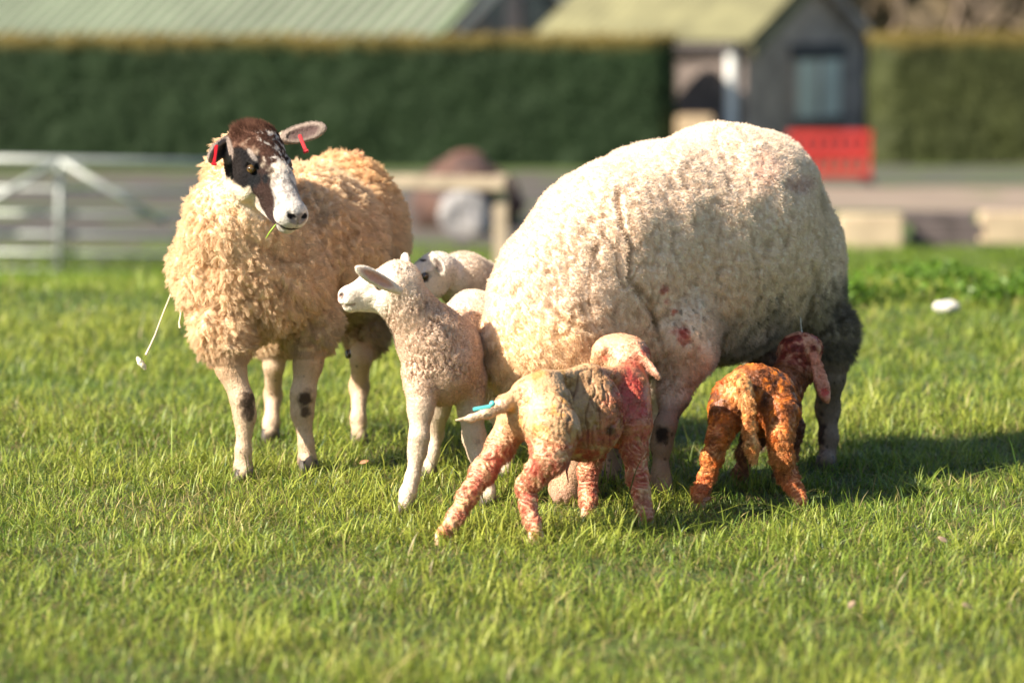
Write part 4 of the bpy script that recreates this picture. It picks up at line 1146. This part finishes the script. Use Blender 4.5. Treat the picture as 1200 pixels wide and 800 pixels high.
# ------------------------------------------------------------------ LAMB B: behind, only head and neck seen over the first lamb's back
def build_lamb_b():
    root = empty('lamb', at(660, 520, 8.72), label='white lamb half hidden behind the cream ewe', cat='lamb')
    root.location.z = foot_z(root.location)
    F = Field((-0.30, 8.25, -0.02), (0.52, 9.1, 0.66), 0.003)
    B = lambda px, py, Y, rx, ry, rz, k=0.04: F.ell(at(px, py, Y), (rx * Y / FPX, ry, rz * Y / FPX), k)
    B(640, 385, 8.72, 44, 0.085, 46); B(690, 385, 8.74, 50, .085, 46, .05); B(738, 388, 8.76, 44, .085, 46, .05)
    F.chain(PC([(640, 372, 8.72, 40), (590, 350, 8.64, 27), (548, 334, 8.54, 30), (530, 324, 8.50, 27)]), .03)
    F.chain(PC([(545, 320, 8.52, 24), (580, 331, 8.62, 17), (612, 330, 8.68, 16)]), .02)
    legs = [[(628, 420, 8.68, 22), (626, 460, 8.68, 12), (625, 485, 8.68, 10), (624, 505, 8.68, 10)], [(645, 420, 8.78, 22), (643, 460, 8.78, 12), (642, 485, 8.78, 10), (642, 500, 8.78, 10)],
            [(748, 420, 8.70, 26), (756, 455, 8.70, 14), (762, 480, 8.74, 11), (761, 498, 8.72, 9.5), (760, 508, 8.70, 10)], [(740, 420, 8.82, 26), (738, 455, 8.82, 14), (744, 478, 8.84, 11), (743, 500, 8.82, 10)]]
    LC = [ground_chain(l) for l in legs]
    for c in LC: F.chain(c, .018)
    H = Head(at(515, 300, 8.46), (-0.80, -0.45, -0.32), (-0.55, 0.83, 0.0), 0.74)
    if H.u[2] < 0:
        H.s = -H.s; H.u = np.cross(H.f, H.s); H.M = np.stack([H.f, H.u, H.s])
    H.skull(F, .014, True)
    e1 = ear(F, at(509, 300, 8.39), at(520, 321, 8.375), .015, .0065, (-.45, -.8, .1), .009)
    V, Q = F.mesh(1)
    C = Coat(V, Q, (.74, .63, .52))
    hm = C.mask(H.p(8, -5), .105, .2)
    f1, f2 = locks(V, .010, 25, .5)
    C.V = V + C.N * ((1 - hm) * .005 * (1 - f1))[:, None]; V = C.V; C.N = normals(V, Q)
    C.paint(hm, (.76, .69, .61))
    C.paint(C.mask(e1[0], A3(e1[1]) * A3((1.0, 1.0, 1.5)), .5, .15, .01, M=e1[2]), (.12, .08, .07), .85)
    C.paint(C.mask(at(496, 328, 8.40), (.012, .05, .008), .35, .4, .008, 2), (.02, .018, .02), .9)
    C.paint(C.mask(at(495, 306, 8.40), (.010, .05, .004), .5, .2, .01), (.02, .018, .02))
    C.paint(hm * (worley(V, .02, 5)[0] < .12), (.35, .3, .27), .5)
    C.len = .008 * (1 - hm) + .0035 * hm
    C.comb = np.tile(A3((0.1, 0, -.5)), (len(V), 1))
    body(C, root)
    fleece('fleece', C, 70000, root, m_wool, lock=.0065, clump=.55, curl=.0018, curl_f=1.3, rad=.0004, seed=4, jitter=.55, K=5, droop=.25, lockvar=.10)
    H.eyes(root, m_eye, 1.45)
    hooves(root, [(A3((c[-1][0][0], c[-1][0][1], foot_z(c[-1][0]) + .012)), .017, .2) for c in LC])

# ------------------------------------------------------------------ NEWBORN ONE: pink and white, side-rear view
def build_newborn_pink():
    root = empty('lamb', at(640, 625, 7.3), label='wet newborn lamb stained pink with a teal clip on its tail', cat='lamb')
    root.location.z = foot_z(root.location)
    F = Field((-0.20, 6.9, -0.02), (0.38, 8.0, 0.53), 0.0024)
    B = lambda px, py, Y, rx, ry, rz, k=0.03: F.ell(at(px, py, Y), (rx * Y / FPX, ry, rz * Y / FPX), k)
    B(632, 478, 7.16, 45, .07, 47)
    B(684, 486, 7.26, 54, .074, 60, .04)
    B(730, 478, 7.36, 38, .07, 53, .035)
    B(648, 500, 7.10, 34, .04, 42, .025)      # near haunch
    B(606, 487, 7.18, 24, .05, 28, .025)
    B(741, 490, 7.33, 22, .045, 38, .025)     # near shoulder
    F.F += 0.008
    F.chain(PC([(640, 443, 7.16, 12), (690, 438, 7.27, 12), (735, 440, 7.36, 14)]), .025)   # spine
    F.chain(PC([(735, 452, 7.38, 28), (736, 432, 7.43, 24), (730, 418, 7.47, 23)]), .02)
    legs = [
        [(606, 490, 7.20, 26), (586, 522, 7.17, 20), (566, 552, 7.14, 17.5), (548, 580, 7.11, 14), (534, 604, 7.08, 11.5), (524, 622, 7.06, 11), (519, 632, 7.04, 11)],
        [(648, 508, 7.09, 36), (645, 534, 7.06, 25), (630, 553, 7.08, 19), (618, 568, 7.10, 16), (619, 590, 7.09, 12.5), (624, 610, 7.07, 11), (628, 624, 7.05, 11)],
        [(706, 500, 7.44, 22), (694, 530, 7.44, 16), (689, 552, 7.44, 15), (689, 572, 7.43, 12), (690, 584, 7.42, 11), (690, 594, 7.41, 11)],
        [(741, 500, 7.32, 26), (743, 530, 7.31, 17), (747, 555, 7.31, 15), (751, 575, 7.30, 12.5), (754, 592, 7.29, 11.5), (757, 603, 7.27, 12)],
    ]
    LC = [ground_chain(l, .82) for l in legs]
    for c in LC: F.chain(c, .016)
    F.chain(PC([(612, 462, 7.14, 13), (592, 472, 7.12, 11), (572, 483, 7.10, 8), (552, 490, 7.09, 5.5), (534, 492, 7.08, 2.2)]), .012)   # tail
    H = Head(at(738, 405, 7.47), (-0.42, 0.86, -0.36), (0.88, 0.45, -0.05), 0.62)
    if H.u[2] < 0:
        H.s = -H.s; H.u = np.cross(H.f, H.s); H.M = np.stack([H.f, H.u, H.s])
    H.skull(F, .012, True)
    F.ell(at(722, 413, 7.46), (.054, .05, .042), .02)
    F.ell(at(740, 418, 7.44), (.040, .05, .042), .02)
    e1 = ear(F, at(746, 408, 7.41), at(772, 441, 7.36), .0155, .0070, (.7, -.5, -.5), .009, .4)
    e2 = ear(F, at(706, 410, 7.42), at(694, 424, 7.46), .013, .006, (-.6, -.6, .2), .009, 0)
    V, Q = F.mesh(1)
    C = Coat(V, Q, (.62, .46, .29))
    lm = np.zeros(len(V))
    for c in LC: lm = np.maximum(lm, C.seg(c[1:], 1.4, .3))
    X, Y, Z = V.T
    n1, n2, n3 = fbm(V, .05, 3, 1), fbm(V, .018, 3, 2), fbm(V, .10, 3, 3)
    # wrinkles along the ribs, wet curls on legs
    rib = C.mask(at(695, 480, 7.2), (.09, .3, .085), .4) * (1 - lm)
    wr = np.clip(1 - np.abs(fbm(V * A3((1.6, 1, .35)), .03, 2, 60)) / .14, 0, 1) * rib
    f1, f2 = locks(V, .014, 25, .7)
    # wet crimped curls: warped ridges round the legs, fainter on the trunk
    ph = (Z * .9 + .35 * X + .046 * fbm(V, .040, 3, 81)) / .0125
    crimp = .5 + .5 * np.sin(6.283 * ph + 2 * vnoise(V, .02, 83)); leg = lm * np.clip((.28 - Z) / .05, 0, 1)
    velvet = vnoise(V, .0065, 90)
    C.V = V + C.N * ((.0022 * (1 - f1)) * (.25 + .75 * lm) - .0045 * wr + .0015 * n1 + .0024 * crimp * (.10 + leg) + .0008 * velvet)[:, None]
    V = C.V; C.N = normals(V, Q)
    # colour: white-yellow rump, pink to red shoulder, legs with red, brownish ribs
    C.paint(np.clip(n1 * 2 + .3, 0, 1), (.62, .44, .22), .35)
    C.paint(np.clip(n3 * 2 + .3, 0, 1), (.70, .54, .37), .4)
    C.paint(rib, (.44, .30, .17), .65)
    C.paint(wr, (.20, .10, .06), .6)
    pk = np.clip((X - at(700, 0, 7.3)[0] + .05 * n1) / .05, 0, 1)
    C.paint(pk * np.clip(.6 + n2 * 1.5, 0, 1), (.58, .25, .14), .55)
    rd = C.mask(at(742, 470, 7.3), (.036, .3, .10), .8, .7, .03, 7)
    C.paint(rd, (.46, .04, .045), .9)
    C.paint(pk * np.clip(n1 * 3 + .3, 0, 1), (.56, .13, .11), .55)
    low = np.clip((.255 - Z + .04 * n1) / .07, 0, 1)
    C.paint(low, (.68, .47, .29), .75)
    C.paint(low * np.clip(.5 + n2 * 4, 0, 1), (.62, .17, .13), .85)
    C.paint(low * np.clip(fbm(V, .012, 2, 71) * 5 + .1, 0, 1), (.46, .06, .05), .6)
    C.paint(np.clip((.10 - Z) / .05, 0, 1) * np.clip(.6 + n2 * 2, 0, 1), (.64, .32, .20), .5)
    C.paint(C.mask(at(705, 512, 7.2), (.09, .2, .018), .6, .5, .03), (.50, .12, .11), .6)
    C.paint(C.mask(at(716, 505, 7.2), (.012, .2, .012), .6, .5, .01), (.03, .015, .012), .8)
    C.paint(C.mask(at(628, 440, 7.1), (.02, .1, .012), .8, .8, .01), (.55, .22, .03), .7)
    C.paint(np.clip((fbm(V, .022, 2, 33) - .2) * 5, 0, 1) * np.clip((Z - .20) / .05, 0, 1) * (X < at(665, 0, 7.2)[0]), (.62, .36, .06), .55)
    C.paint(C.mask(at(725, 408, 7.45), (.07, .08, .045), .4), (.74, .52, .38), .75)
    C.paint(C.seg(PC([(750, 415, 7.41, 8), (772, 441, 7.36, 8)]), 1.2, .3), (.72, .46, .38), .9)
    C.paint(C.mask(at(758, 412, 7.42), (.018, .05, .012), .5, .6, .01), (.55, .10, .08), .7)
    C.paint(C.mask(at(709, 419, 7.42), (.007, .05, .006), .5), (.55, .12, .07), .8)
    C.paint(C.seg(PC([(585, 478, 7.1, 9), (534, 492, 7.08, 5)]), 1.3, .3), (.74, .66, .56), .9)
    C.paint((1 - crimp) ** 2 * leg * np.clip(.6 + n3 * 3, 0, 1), (.50, .09, .07), .6)
    C.paint(crimp ** 3 * leg, (.80, .62, .46), .45)
    C.paint(np.clip(velvet * 2, 0, 1) * (1 - leg), (.34, .22, .12), .35)
    C.len = .0032 + .0040 * lm * np.clip((.265 - Z) / .05, 0, 1)
    C.len *= 1 - .5 * C.mask(at(550, 488, 7.09), .05, .3)
    C.comb = np.tile(A3((-.2, 0, -1.6)), (len(V), 1)) * (.6 + .5 * lm)[:, None] + np.stack([fbm(V, .02, 2, 50 + k) for k in range(3)], 1) * 2.5
    C.c = C.c * A3((.92, .78, .66))
    body(C, root, m_wetskin)
    fleece('fleece', C, 100000, root, m_wet, lock=.0085, clump=.9, curl=.0024, curl_f=.9, rad=.00030, seed=5, jitter=.18, K=6, out=.28, droop=.8, lockvar=.10, bright=.08)
    hooves(root, [(A3((c[-1][0][0], c[-1][0][1], foot_z(c[-1][0]) + .012)), .015, .2) for c in LC], plain('soft_hoof', (.62, .42, .26), .5, .15, 30))
    H.eyes(root, m_eye, 1.3)
    a_, b_ = at(557, 479, 7.07), at(574, 476, 7.07)
    d = unit(b_ - a_)
    o = boxm('tail_clip', (a_ + b_) / 2 - UP * .004, [d, A3((0, 1, 0)), np.cross(d, A3((0, 1, 0)))], (.040, .012, .0075), m_teal, root, .0015)
    bmesh_obj('clip_stud', o, m_teal, lambda bm: bmesh.ops.create_uvsphere(bm, u_segments=12, v_segments=8, radius=.0065, matrix=Matrix.Translation(Vector([float(q) for q in at(577, 473, 7.065)]))))
    strand('umbilical_cord', [at(667, 530, 7.24), at(667, 540, 7.235), at(664, 552, 7.23), at(666, 565, 7.23)], [.004, .0038, .0026, .0008], plain('umbilical', (.22, .012, .015), .3, .3, 40), root)

# ------------------------------------------------------------------ NEWBORN TWO: orange, seen from behind
def build_newborn_orange():
    root = empty('lamb', at(880, 590, 7.7), label='wet newborn lamb stained orange seen from behind, head under the ewe\'s flank', cat='lamb')
    root.location.z = foot_z(root.location)
    F = Field((0.30, 7.35, -0.02), (0.84, 8.4, 0.53), 0.0024)
    B = lambda px, py, Y, rx, ry, rz, k=0.03: F.ell(at(px, py, Y), (rx * Y / FPX, ry, rz * Y / FPX), k)
    B(884, 464, 7.66, 46, .065, 42)
    B(896, 470, 7.78, 44, .10, 44, .04)
    B(912, 468, 7.93, 30, .06, 42, .035)
    B(852, 476, 7.66, 24, .04, 34, .02); B(913, 478, 7.64, 25, .04, 36, .02)
    F.F += 0.008
    F.chain(PC([(916, 452, 7.96, 26), (932, 432, 8.03, 23), (936, 412, 8.06, 22)]), .02)
    legs = [
        [(853, 484, 7.64, 25), (842, 512, 7.61, 17.5), (835, 535, 7.60, 15), (828, 558, 7.61, 12), (822, 576, 7.59, 11), (818, 589, 7.57, 11)],
        [(915, 486, 7.62, 25), (914, 512, 7.58, 18.5), (916, 535, 7.58, 16.5), (923, 556, 7.60, 13.5), (932, 572, 7.58, 11), (938, 583, 7.56, 11.5)],
        [(890, 500, 7.96, 22), (874, 530, 7.98, 13), (868, 555, 7.98, 11), (867, 570, 7.97, 10)],
        [(925, 500, 7.98, 20), (925, 530, 8.0, 13), (915, 555, 8.0, 10), (914, 566, 8.0, 10)],
    ]
    LC = [ground_chain(l, .78) for l in legs]
    for c in LC: F.chain(c, .016)
    F.chain(PC([(872, 450, 7.58, 10), (875, 470, 7.56, 8), (878, 498, 7.55, 7.5), (881, 522, 7.54, 8), (884, 538, 7.54, 5)]), .010)
    H = Head(at(938, 404, 8.04), (0.25, 0.75, -0.30), (0.9, -0.42, -0.1), 0.60)
    if H.u[2] < 0:
        H.s = -H.s; H.u = np.cross(H.f, H.s); H.M = np.stack([H.f, H.u, H.s])
    H.skull(F, .012, True)
    F.ell(at(938, 408, 8.03), (.050, .05, .036), .02)
    e1 = ear(F, at(955, 420, 7.98), at(968, 467, 7.94), .0150, .0070, (.2, -.9, .1), .009, .4)
    V, Q = F.mesh(1)
    C = Coat(V, Q, (.40, .16, .045))
    X, Y, Z = V.T
    lm = np.zeros(len(V))
    for c in LC: lm = np.maximum(lm, C.seg(c[1:], 1.35, .3))
    tm = C.seg(PC([(874, 450, 7.58, 14), (878, 500, 7.55, 13), (884, 542, 7.54, 12)]), 1.2, .3)
    n1, n2, n3 = fbm(V, .05, 3, 1), fbm(V, .018, 3, 2), fbm(V, .09, 3, 5)
    f1, f2 = locks(V, .013, 26, .7)
    ph = (Z * .9 - .3 * X + .046 * fbm(V, .038, 3, 81)) / .0120
    crimp = .5 + .5 * np.sin(6.283 * ph + 2 * vnoise(V, .02, 83)); velvet = vnoise(V, .007, 90)
    C.V = V + C.N * (.0025 * (1 - f1) + .002 * n2 + .0022 * crimp * (.45 + .55 * lm) + .001 * velvet)[:, None]; V = C.V; C.N = normals(V, Q)
    up = np.clip((Z - .19) / .05, 0, 1)
    C.paint(np.clip(n1 * 3 + .8, 0, 1) * up, (.10, .045, .022), .85)
    C.paint(np.clip(n2 * 4 - .3, 0, 1), (.68, .26, .025), .85)
    C.paint(C.mask(at(858, 452, 7.6), (.030, .1, .035), .7, .6, .02), (.78, .46, .18), .85)
    C.paint(C.mask(at(842, 445, 7.62), (.018, .1, .03), .7, .6, .02), (.60, .12, .04), .7)
    C.paint(tm, (.62, .36, .14), .75)
    C.paint(tm * np.clip(n2 * 4, 0, 1), (.80, .62, .36), .8)
    C.paint(tm * np.clip((.12 - Z) / .04, 0, 1), (.22, .08, .03), .7)
    lg = lm * (1 - tm) * np.clip((.235 - Z) / .04, 0, 1)
    C.paint(lg, (.66, .38, .17), .8)
    C.paint(lg * np.clip(n2 * 4 + .2, 0, 1), (.64, .21, .02), .8)
    C.paint(lg * np.clip(n3 * 3, 0, 1), (.34, .09, .04), .6)
    C.paint(lg * np.clip((.10 - Z) / .05, 0, 1), (.58, .22, .15), .65)
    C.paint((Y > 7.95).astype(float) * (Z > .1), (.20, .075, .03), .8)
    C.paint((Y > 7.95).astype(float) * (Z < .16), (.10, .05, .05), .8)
    hd = C.mask(at(938, 408, 8.03), (.07, .09, .055), .4, .2, .02)
    C.paint(hd, (.40, .12, .10)); C.paint(hd * np.clip(n2 * 6 + .3, 0, 1), (.70, .46, .38), .85); C.paint(hd * np.clip(-n2 * 6 - .4, 0, 1), (.16, .02, .02), .8)
    ec = C.seg(PC([(955, 420, 7.98, 8), (968, 467, 7.94, 9)]), 1.2, .3)
    C.paint(ec, (.66, .36, .30), .9)
    C.paint(C.mask(at(967, 460, 7.93), (.010, .05, .012), .5, .6, .008), (.50, .05, .04), .85)
    C.paint((1 - crimp) ** 2 * (1 - hd), (.24, .075, .015), .35)
    C.paint(crimp ** 3 * (lg + tm).clip(0, 1), (.80, .50, .22), .5)
    C.len = .0055 + .0022 * lm + .002 * tm
    C.len *= 1 - .5 * ec
    C.comb = np.tile(A3((0, 0, -1.3)), (len(V), 1)) + np.stack([fbm(V, .018, 2, 50 + k) for k in range(3)], 1) * 2.8
    C.c = C.c * A3((1.0, .76, .55))
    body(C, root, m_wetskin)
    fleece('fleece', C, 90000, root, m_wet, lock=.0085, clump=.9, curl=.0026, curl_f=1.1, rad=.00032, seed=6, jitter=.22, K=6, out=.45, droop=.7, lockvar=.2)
    hooves(root, [(A3((c[-1][0][0], c[-1][0][1], foot_z(c[-1][0]) + .012)), .015, .1) for c in LC], plain('soft_hoof_orange', (.55, .36, .2), .5, .15, 30))
    H.eyes(root, m_eye, 1.3)
YSH = 0.08; build_lamb_a()
YSH = 0.0; build_lamb_b()
YSH = 0.12; build_newborn_pink()
YSH = 0.10; build_newborn_orange()
YSH = 0.0
# ------------------------------------------------------------------ grass
m_grass, N, L, b = newmat('grass_blades')
an = N.new('ShaderNodeAttribute'); an.attribute_name = 'col'
L.new(an.outputs['Color'], b.inputs['Base Color']); b.inputs['Roughness'].default_value = 0.45; b.inputs['Specular IOR Level'].default_value = 0.35
tr = N.new('ShaderNodeBsdfTranslucent'); L.new(an.outputs['Color'], tr.inputs['Color'])
ms = N.new('ShaderNodeMixShader'); ms.inputs[0].default_value = 0.36
L.new(b.outputs[0], ms.inputs[1]); L.new(tr.outputs[0], ms.inputs[2]); L.new(ms.outputs[0], N['Material Output'].inputs['Surface'])

def make_blades(P, h, wd, lean, cols, rng):
    """three-section curved blades"""
    n = len(P)
    az = rng.uniform(0, 2 * np.pi, n); face = az + np.pi / 2 + rng.normal(size=n) * 0.5
    ld = np.stack([np.cos(az), np.sin(az), np.zeros(n)], 1); wv = np.stack([np.cos(face), np.sin(face), np.zeros(n)], 1)
    T = np.array([0, .35, .7, 1.0]); Wd = np.array([.8, 1.0, .7, 0])
    lst = []
    for t, ww in zip(T, Wd):
        c = P + ld * (lean * h * t ** 1.7)[:, None] + np.stack([np.zeros(n), np.zeros(n), h * (t - 0.38 * np.clip(lean, 0, 1.4) * t ** 2.4)], 1)
        if ww > 0: lst += [c - wv * (wd * ww / 2)[:, None], c + wv * (wd * ww / 2)[:, None]]
        else: lst += [c]
    V = np.stack(lst, 1).reshape(-1, 3)
    o = np.arange(n)[:, None] * 7
    Qd = np.concatenate([o + np.array([[0, 1, 3, 2]]), o + np.array([[2, 3, 5, 4]])])
    Tr = o + np.array([[4, 5, 6]])
    cc = np.stack([cols * k for k in (0.75, 0.75, .95, .95, 1.1, 1.1, 1.15)], 1).reshape(-1, 3)
    return V, Qd, Tr, cc

def grass():
    rng = np.random.default_rng(21)
    def band(y0, y1, dens, spread):
        n = int(dens * spread * (y1 ** 2 - y0 ** 2))
        y = np.sqrt(rng.uniform(y0 ** 2, y1 ** 2, n)); x = rng.uniform(-1, 1, n) * spread * y
        return x, y
    X, Y, S = [], [], []
    for (a, b_, d, s_) in ((4.9, 7.0, 9500, .205), (7.0, 9.3, 11500, .205), (9.3, 12.0, 5200, .205), (12.0, 16.5, 2600, .21)):
        x, y = band(a, b_, d, s_); X.append(x); Y.append(y); S.append(np.full(len(x), 1 + .12 * max(0, a - 7)))
    X, Y, S = map(np.concatenate, (X, Y, S))
    P = np.stack([X, Y, np.zeros_like(X)], 1)
    tuss = fbm(P, .16, 3, 3); big = fbm(P, .8, 3, 9); fine = vnoise(P, .035, 12)
    keep = rng.random(len(X)) < np.clip(.72 + .55 * tuss + .3 * fine, .25, 1)
    P, S, tuss, big = P[keep], S[keep], tuss[keep], big[keep]; n = len(P)
    # worn, thin patch in front of the brown ewe
    worn = np.clip(1 - np.sqrt(((P[:, 0] + 0.72) / .34) ** 2 + ((P[:, 1] - 7.55) / .35) ** 2) + .4 * fbm(P, .12, 2, 5), 0, 1)
    h = .040 * np.exp(rng.normal(size=n) * .32) * (1 + .55 * tuss + .3 * big) * (1 - .35 * worn)
    far = np.clip((P[:, 1] - 9) / 4, 0, 1); h *= 1 + .15 * far
    gz_ = at(662, 575, 7.6)   # cropped where the ewe grazes
    h *= 1 - .6 * np.clip(1.3 - np.sqrt(((P[:, 0] - gz_[0]) / .12) ** 2 + ((P[:, 1] - 7.55) / .25) ** 2), 0, 1)
    tall = rng.random(n) < .035; h[tall] *= rng.uniform(1.4, 2.1, tall.sum())
    wd = rng.uniform(.0016, .0037, n) * S
    lean = np.abs(rng.normal(size=n)) * .8 + .2
    P[:, 2] = ground_z(P[:, 0], P[:, 1]) - .003
    g = np.array([.15, .23, .03]); y_ = np.array([.35, .385, .06]); st = np.array([.42, .36, .14]); dk = np.array([.05, .10, .015])
    t = np.clip(.48 + .9 * big + .5 * tuss + .30 * rng.normal(size=n) * .8, 0, 1)[:, None]
    c = g * (1 - t) + y_ * t
    m = (rng.random(n) < .13)[:, None]; c = np.where(m, dk, c)
    m = (rng.random(n) < (.06 + .35 * worn))[:, None]; c = np.where(m, st * rng.uniform(.5, 1.1, (n, 1)), c)
    c = c * rng.uniform(.75, 1.25, (n, 1))
    V, Q, T, cc = make_blades(P, h, wd, lean, c, rng)
    o = mesh_np('grass', V, [Q, T], m_grass, None, True, cc)
    tag(o, 'short bright green pasture grass around the sheep', 'grass', kind='stuff')
    print('blades', n)
    # thatch of dead short stems close to the soil
    n = 60000
    y = np.sqrt(rng.uniform(5.2 ** 2, 9.6 ** 2, n)); x = rng.uniform(-1, 1, n) * .19 * y
    P = np.stack([x, y, ground_z(x, y) + .002], 1)
    c = np.array([.26, .20, .09]) * rng.uniform(.4, 1.2, (n, 1))
    V, Q, T, cc = make_blades(P, rng.uniform(.012, .028, n), rng.uniform(.0012, .0022, n), rng.uniform(.8, 2.2, n), c, rng)
    tag(mesh_np('dead_grass', V, [Q, T], m_grass, None, True, cc), 'straw coloured dead stems low in the green grass', 'thatch', kind='stuff')
    # coarse rough grass on the falling ground and beyond
    n = 60000
    y = np.sqrt(rng.uniform(16 ** 2, 36 ** 2, n)); x = rng.uniform(-1, 1, n) * .2 * y
    P = np.stack([x, y, ground_z(x, y)], 1)
    c = np.array([.15, .23, .02]) * rng.uniform(.6, 1.3, (n, 1))
    V, Q, T, cc = make_blades(P, rng.uniform(.05, .12, n), rng.uniform(.008, .016, n), rng.uniform(.2, 1.2, n), c, rng)
    tag(mesh_np('rough_grass', V, [Q, T], m_grass, None, True, cc), 'coarse grass on the falling ground beyond the sheep', 'grass', kind='stuff')
    # leafy weeds along the crest on the right
    n = 26000
    x = rng.uniform(.95, 3.6, n); y = rng.uniform(12.4, 14.6, n)
    cl = fbm(np.stack([x, y, 0 * x], 1), .35, 2, 8); k = cl > .12; x, y, cl = x[k], y[k], cl[k]; n = len(x)
    z = ground_z(x, y) + rng.uniform(0, 1, n) * (.05 + .12 * cl)
    Nn = rng.normal(size=(n, 3)) + A3((0, 0, 1.2)); Nn /= np.linalg.norm(Nn, axis=1, keepdims=True)
    LV, LF, LC = leaf_cards(np.stack([x, y, z], 1), Nn, .028, np.array([[.10, .19, .02]]) * rng.uniform(.7, 1.3, (n, 1)), rng)
    tag(mesh_np('weeds', LV, LF, m_grass, None, False, LC), 'bright leafy weeds along the field crest on the right', 'weeds', kind='stuff')
grass()
# dry leaves and a pale stone lying in the grass
m_leaf = plain('dry_leaf', (.30, .15, .08), .8, .3, 60)
m_leaf2 = plain('pale_dry_leaf', (.28, .20, .13), .8, .2, 60)
def leaf(px, py, s_, mat, label, seed):
    Y = FPX * CAM_H / (py + 15); p = at(px, py, Y); rnd = random.Random(seed)
    z = foot_z(p) + .034
    V = []; u = unit((rnd.uniform(-1, 1), rnd.uniform(-.4, .4), .25)); v = unit(np.cross(u, (rnd.uniform(-.4, .4), -.6, .8)))
    prof = [(-1, 0), (-.6, .42), (0, .55), (.55, .38), (1, 0)]
    for (a, w_) in prof:
        for q in (-1, 0, 1): V.append(A3((p[0], p[1], z)) + s_ * (u * a + v * w_ * q) + UP * s_ * (.25 * abs(q) * w_ + .12 * a * a))
    F = [(i * 3 + j, i * 3 + j + 1, i * 3 + j + 4, i * 3 + j + 3) for i in range(4) for j in range(2)]
    o = mesh_np('dry_leaf', np.array(V), np.array(F), mat); md = o.modifiers.new('thick', 'SOLIDIFY'); md.thickness = .0012
    tag(o, label, 'leaf')
leaf(247, 440, .016, m_leaf, 'small brown dry leaf in the grass left of the brown-faced ewe\'s legs', 1)
leaf(427, 566, .013, m_leaf, 'small brown dry leaf in the grass left of the woolly lamb\'s front foot', 2)
leaf(1105, 655, .012, m_leaf2, 'pale dry leaf in the grass at the right, in front of the ewe\'s shadow', 3)
leaf(1134, 738, .016, m_leaf2, 'pinkish pale dry leaf nearest the bottom right of the field', 4)
leaf(998, 733, .011, m_leaf2, 'tiny pale dry leaf in the grass below the orange lamb', 5)
leaf(828, 606, .011, m_leaf, 'brown dry leaf at the orange lamb\'s left hind foot', 6)
p = at(1110, 347, 12.2)
lump('white_stone', (p[0], 12.2, foot_z((p[0], 12.2)) + .035), (.045, .04, .026), plain('pale_stone', (.50, .48, .43), .8, .1, 10), 8, .015, .06, 'pale white stone lying in the grass far right behind the ewe', 'stone')
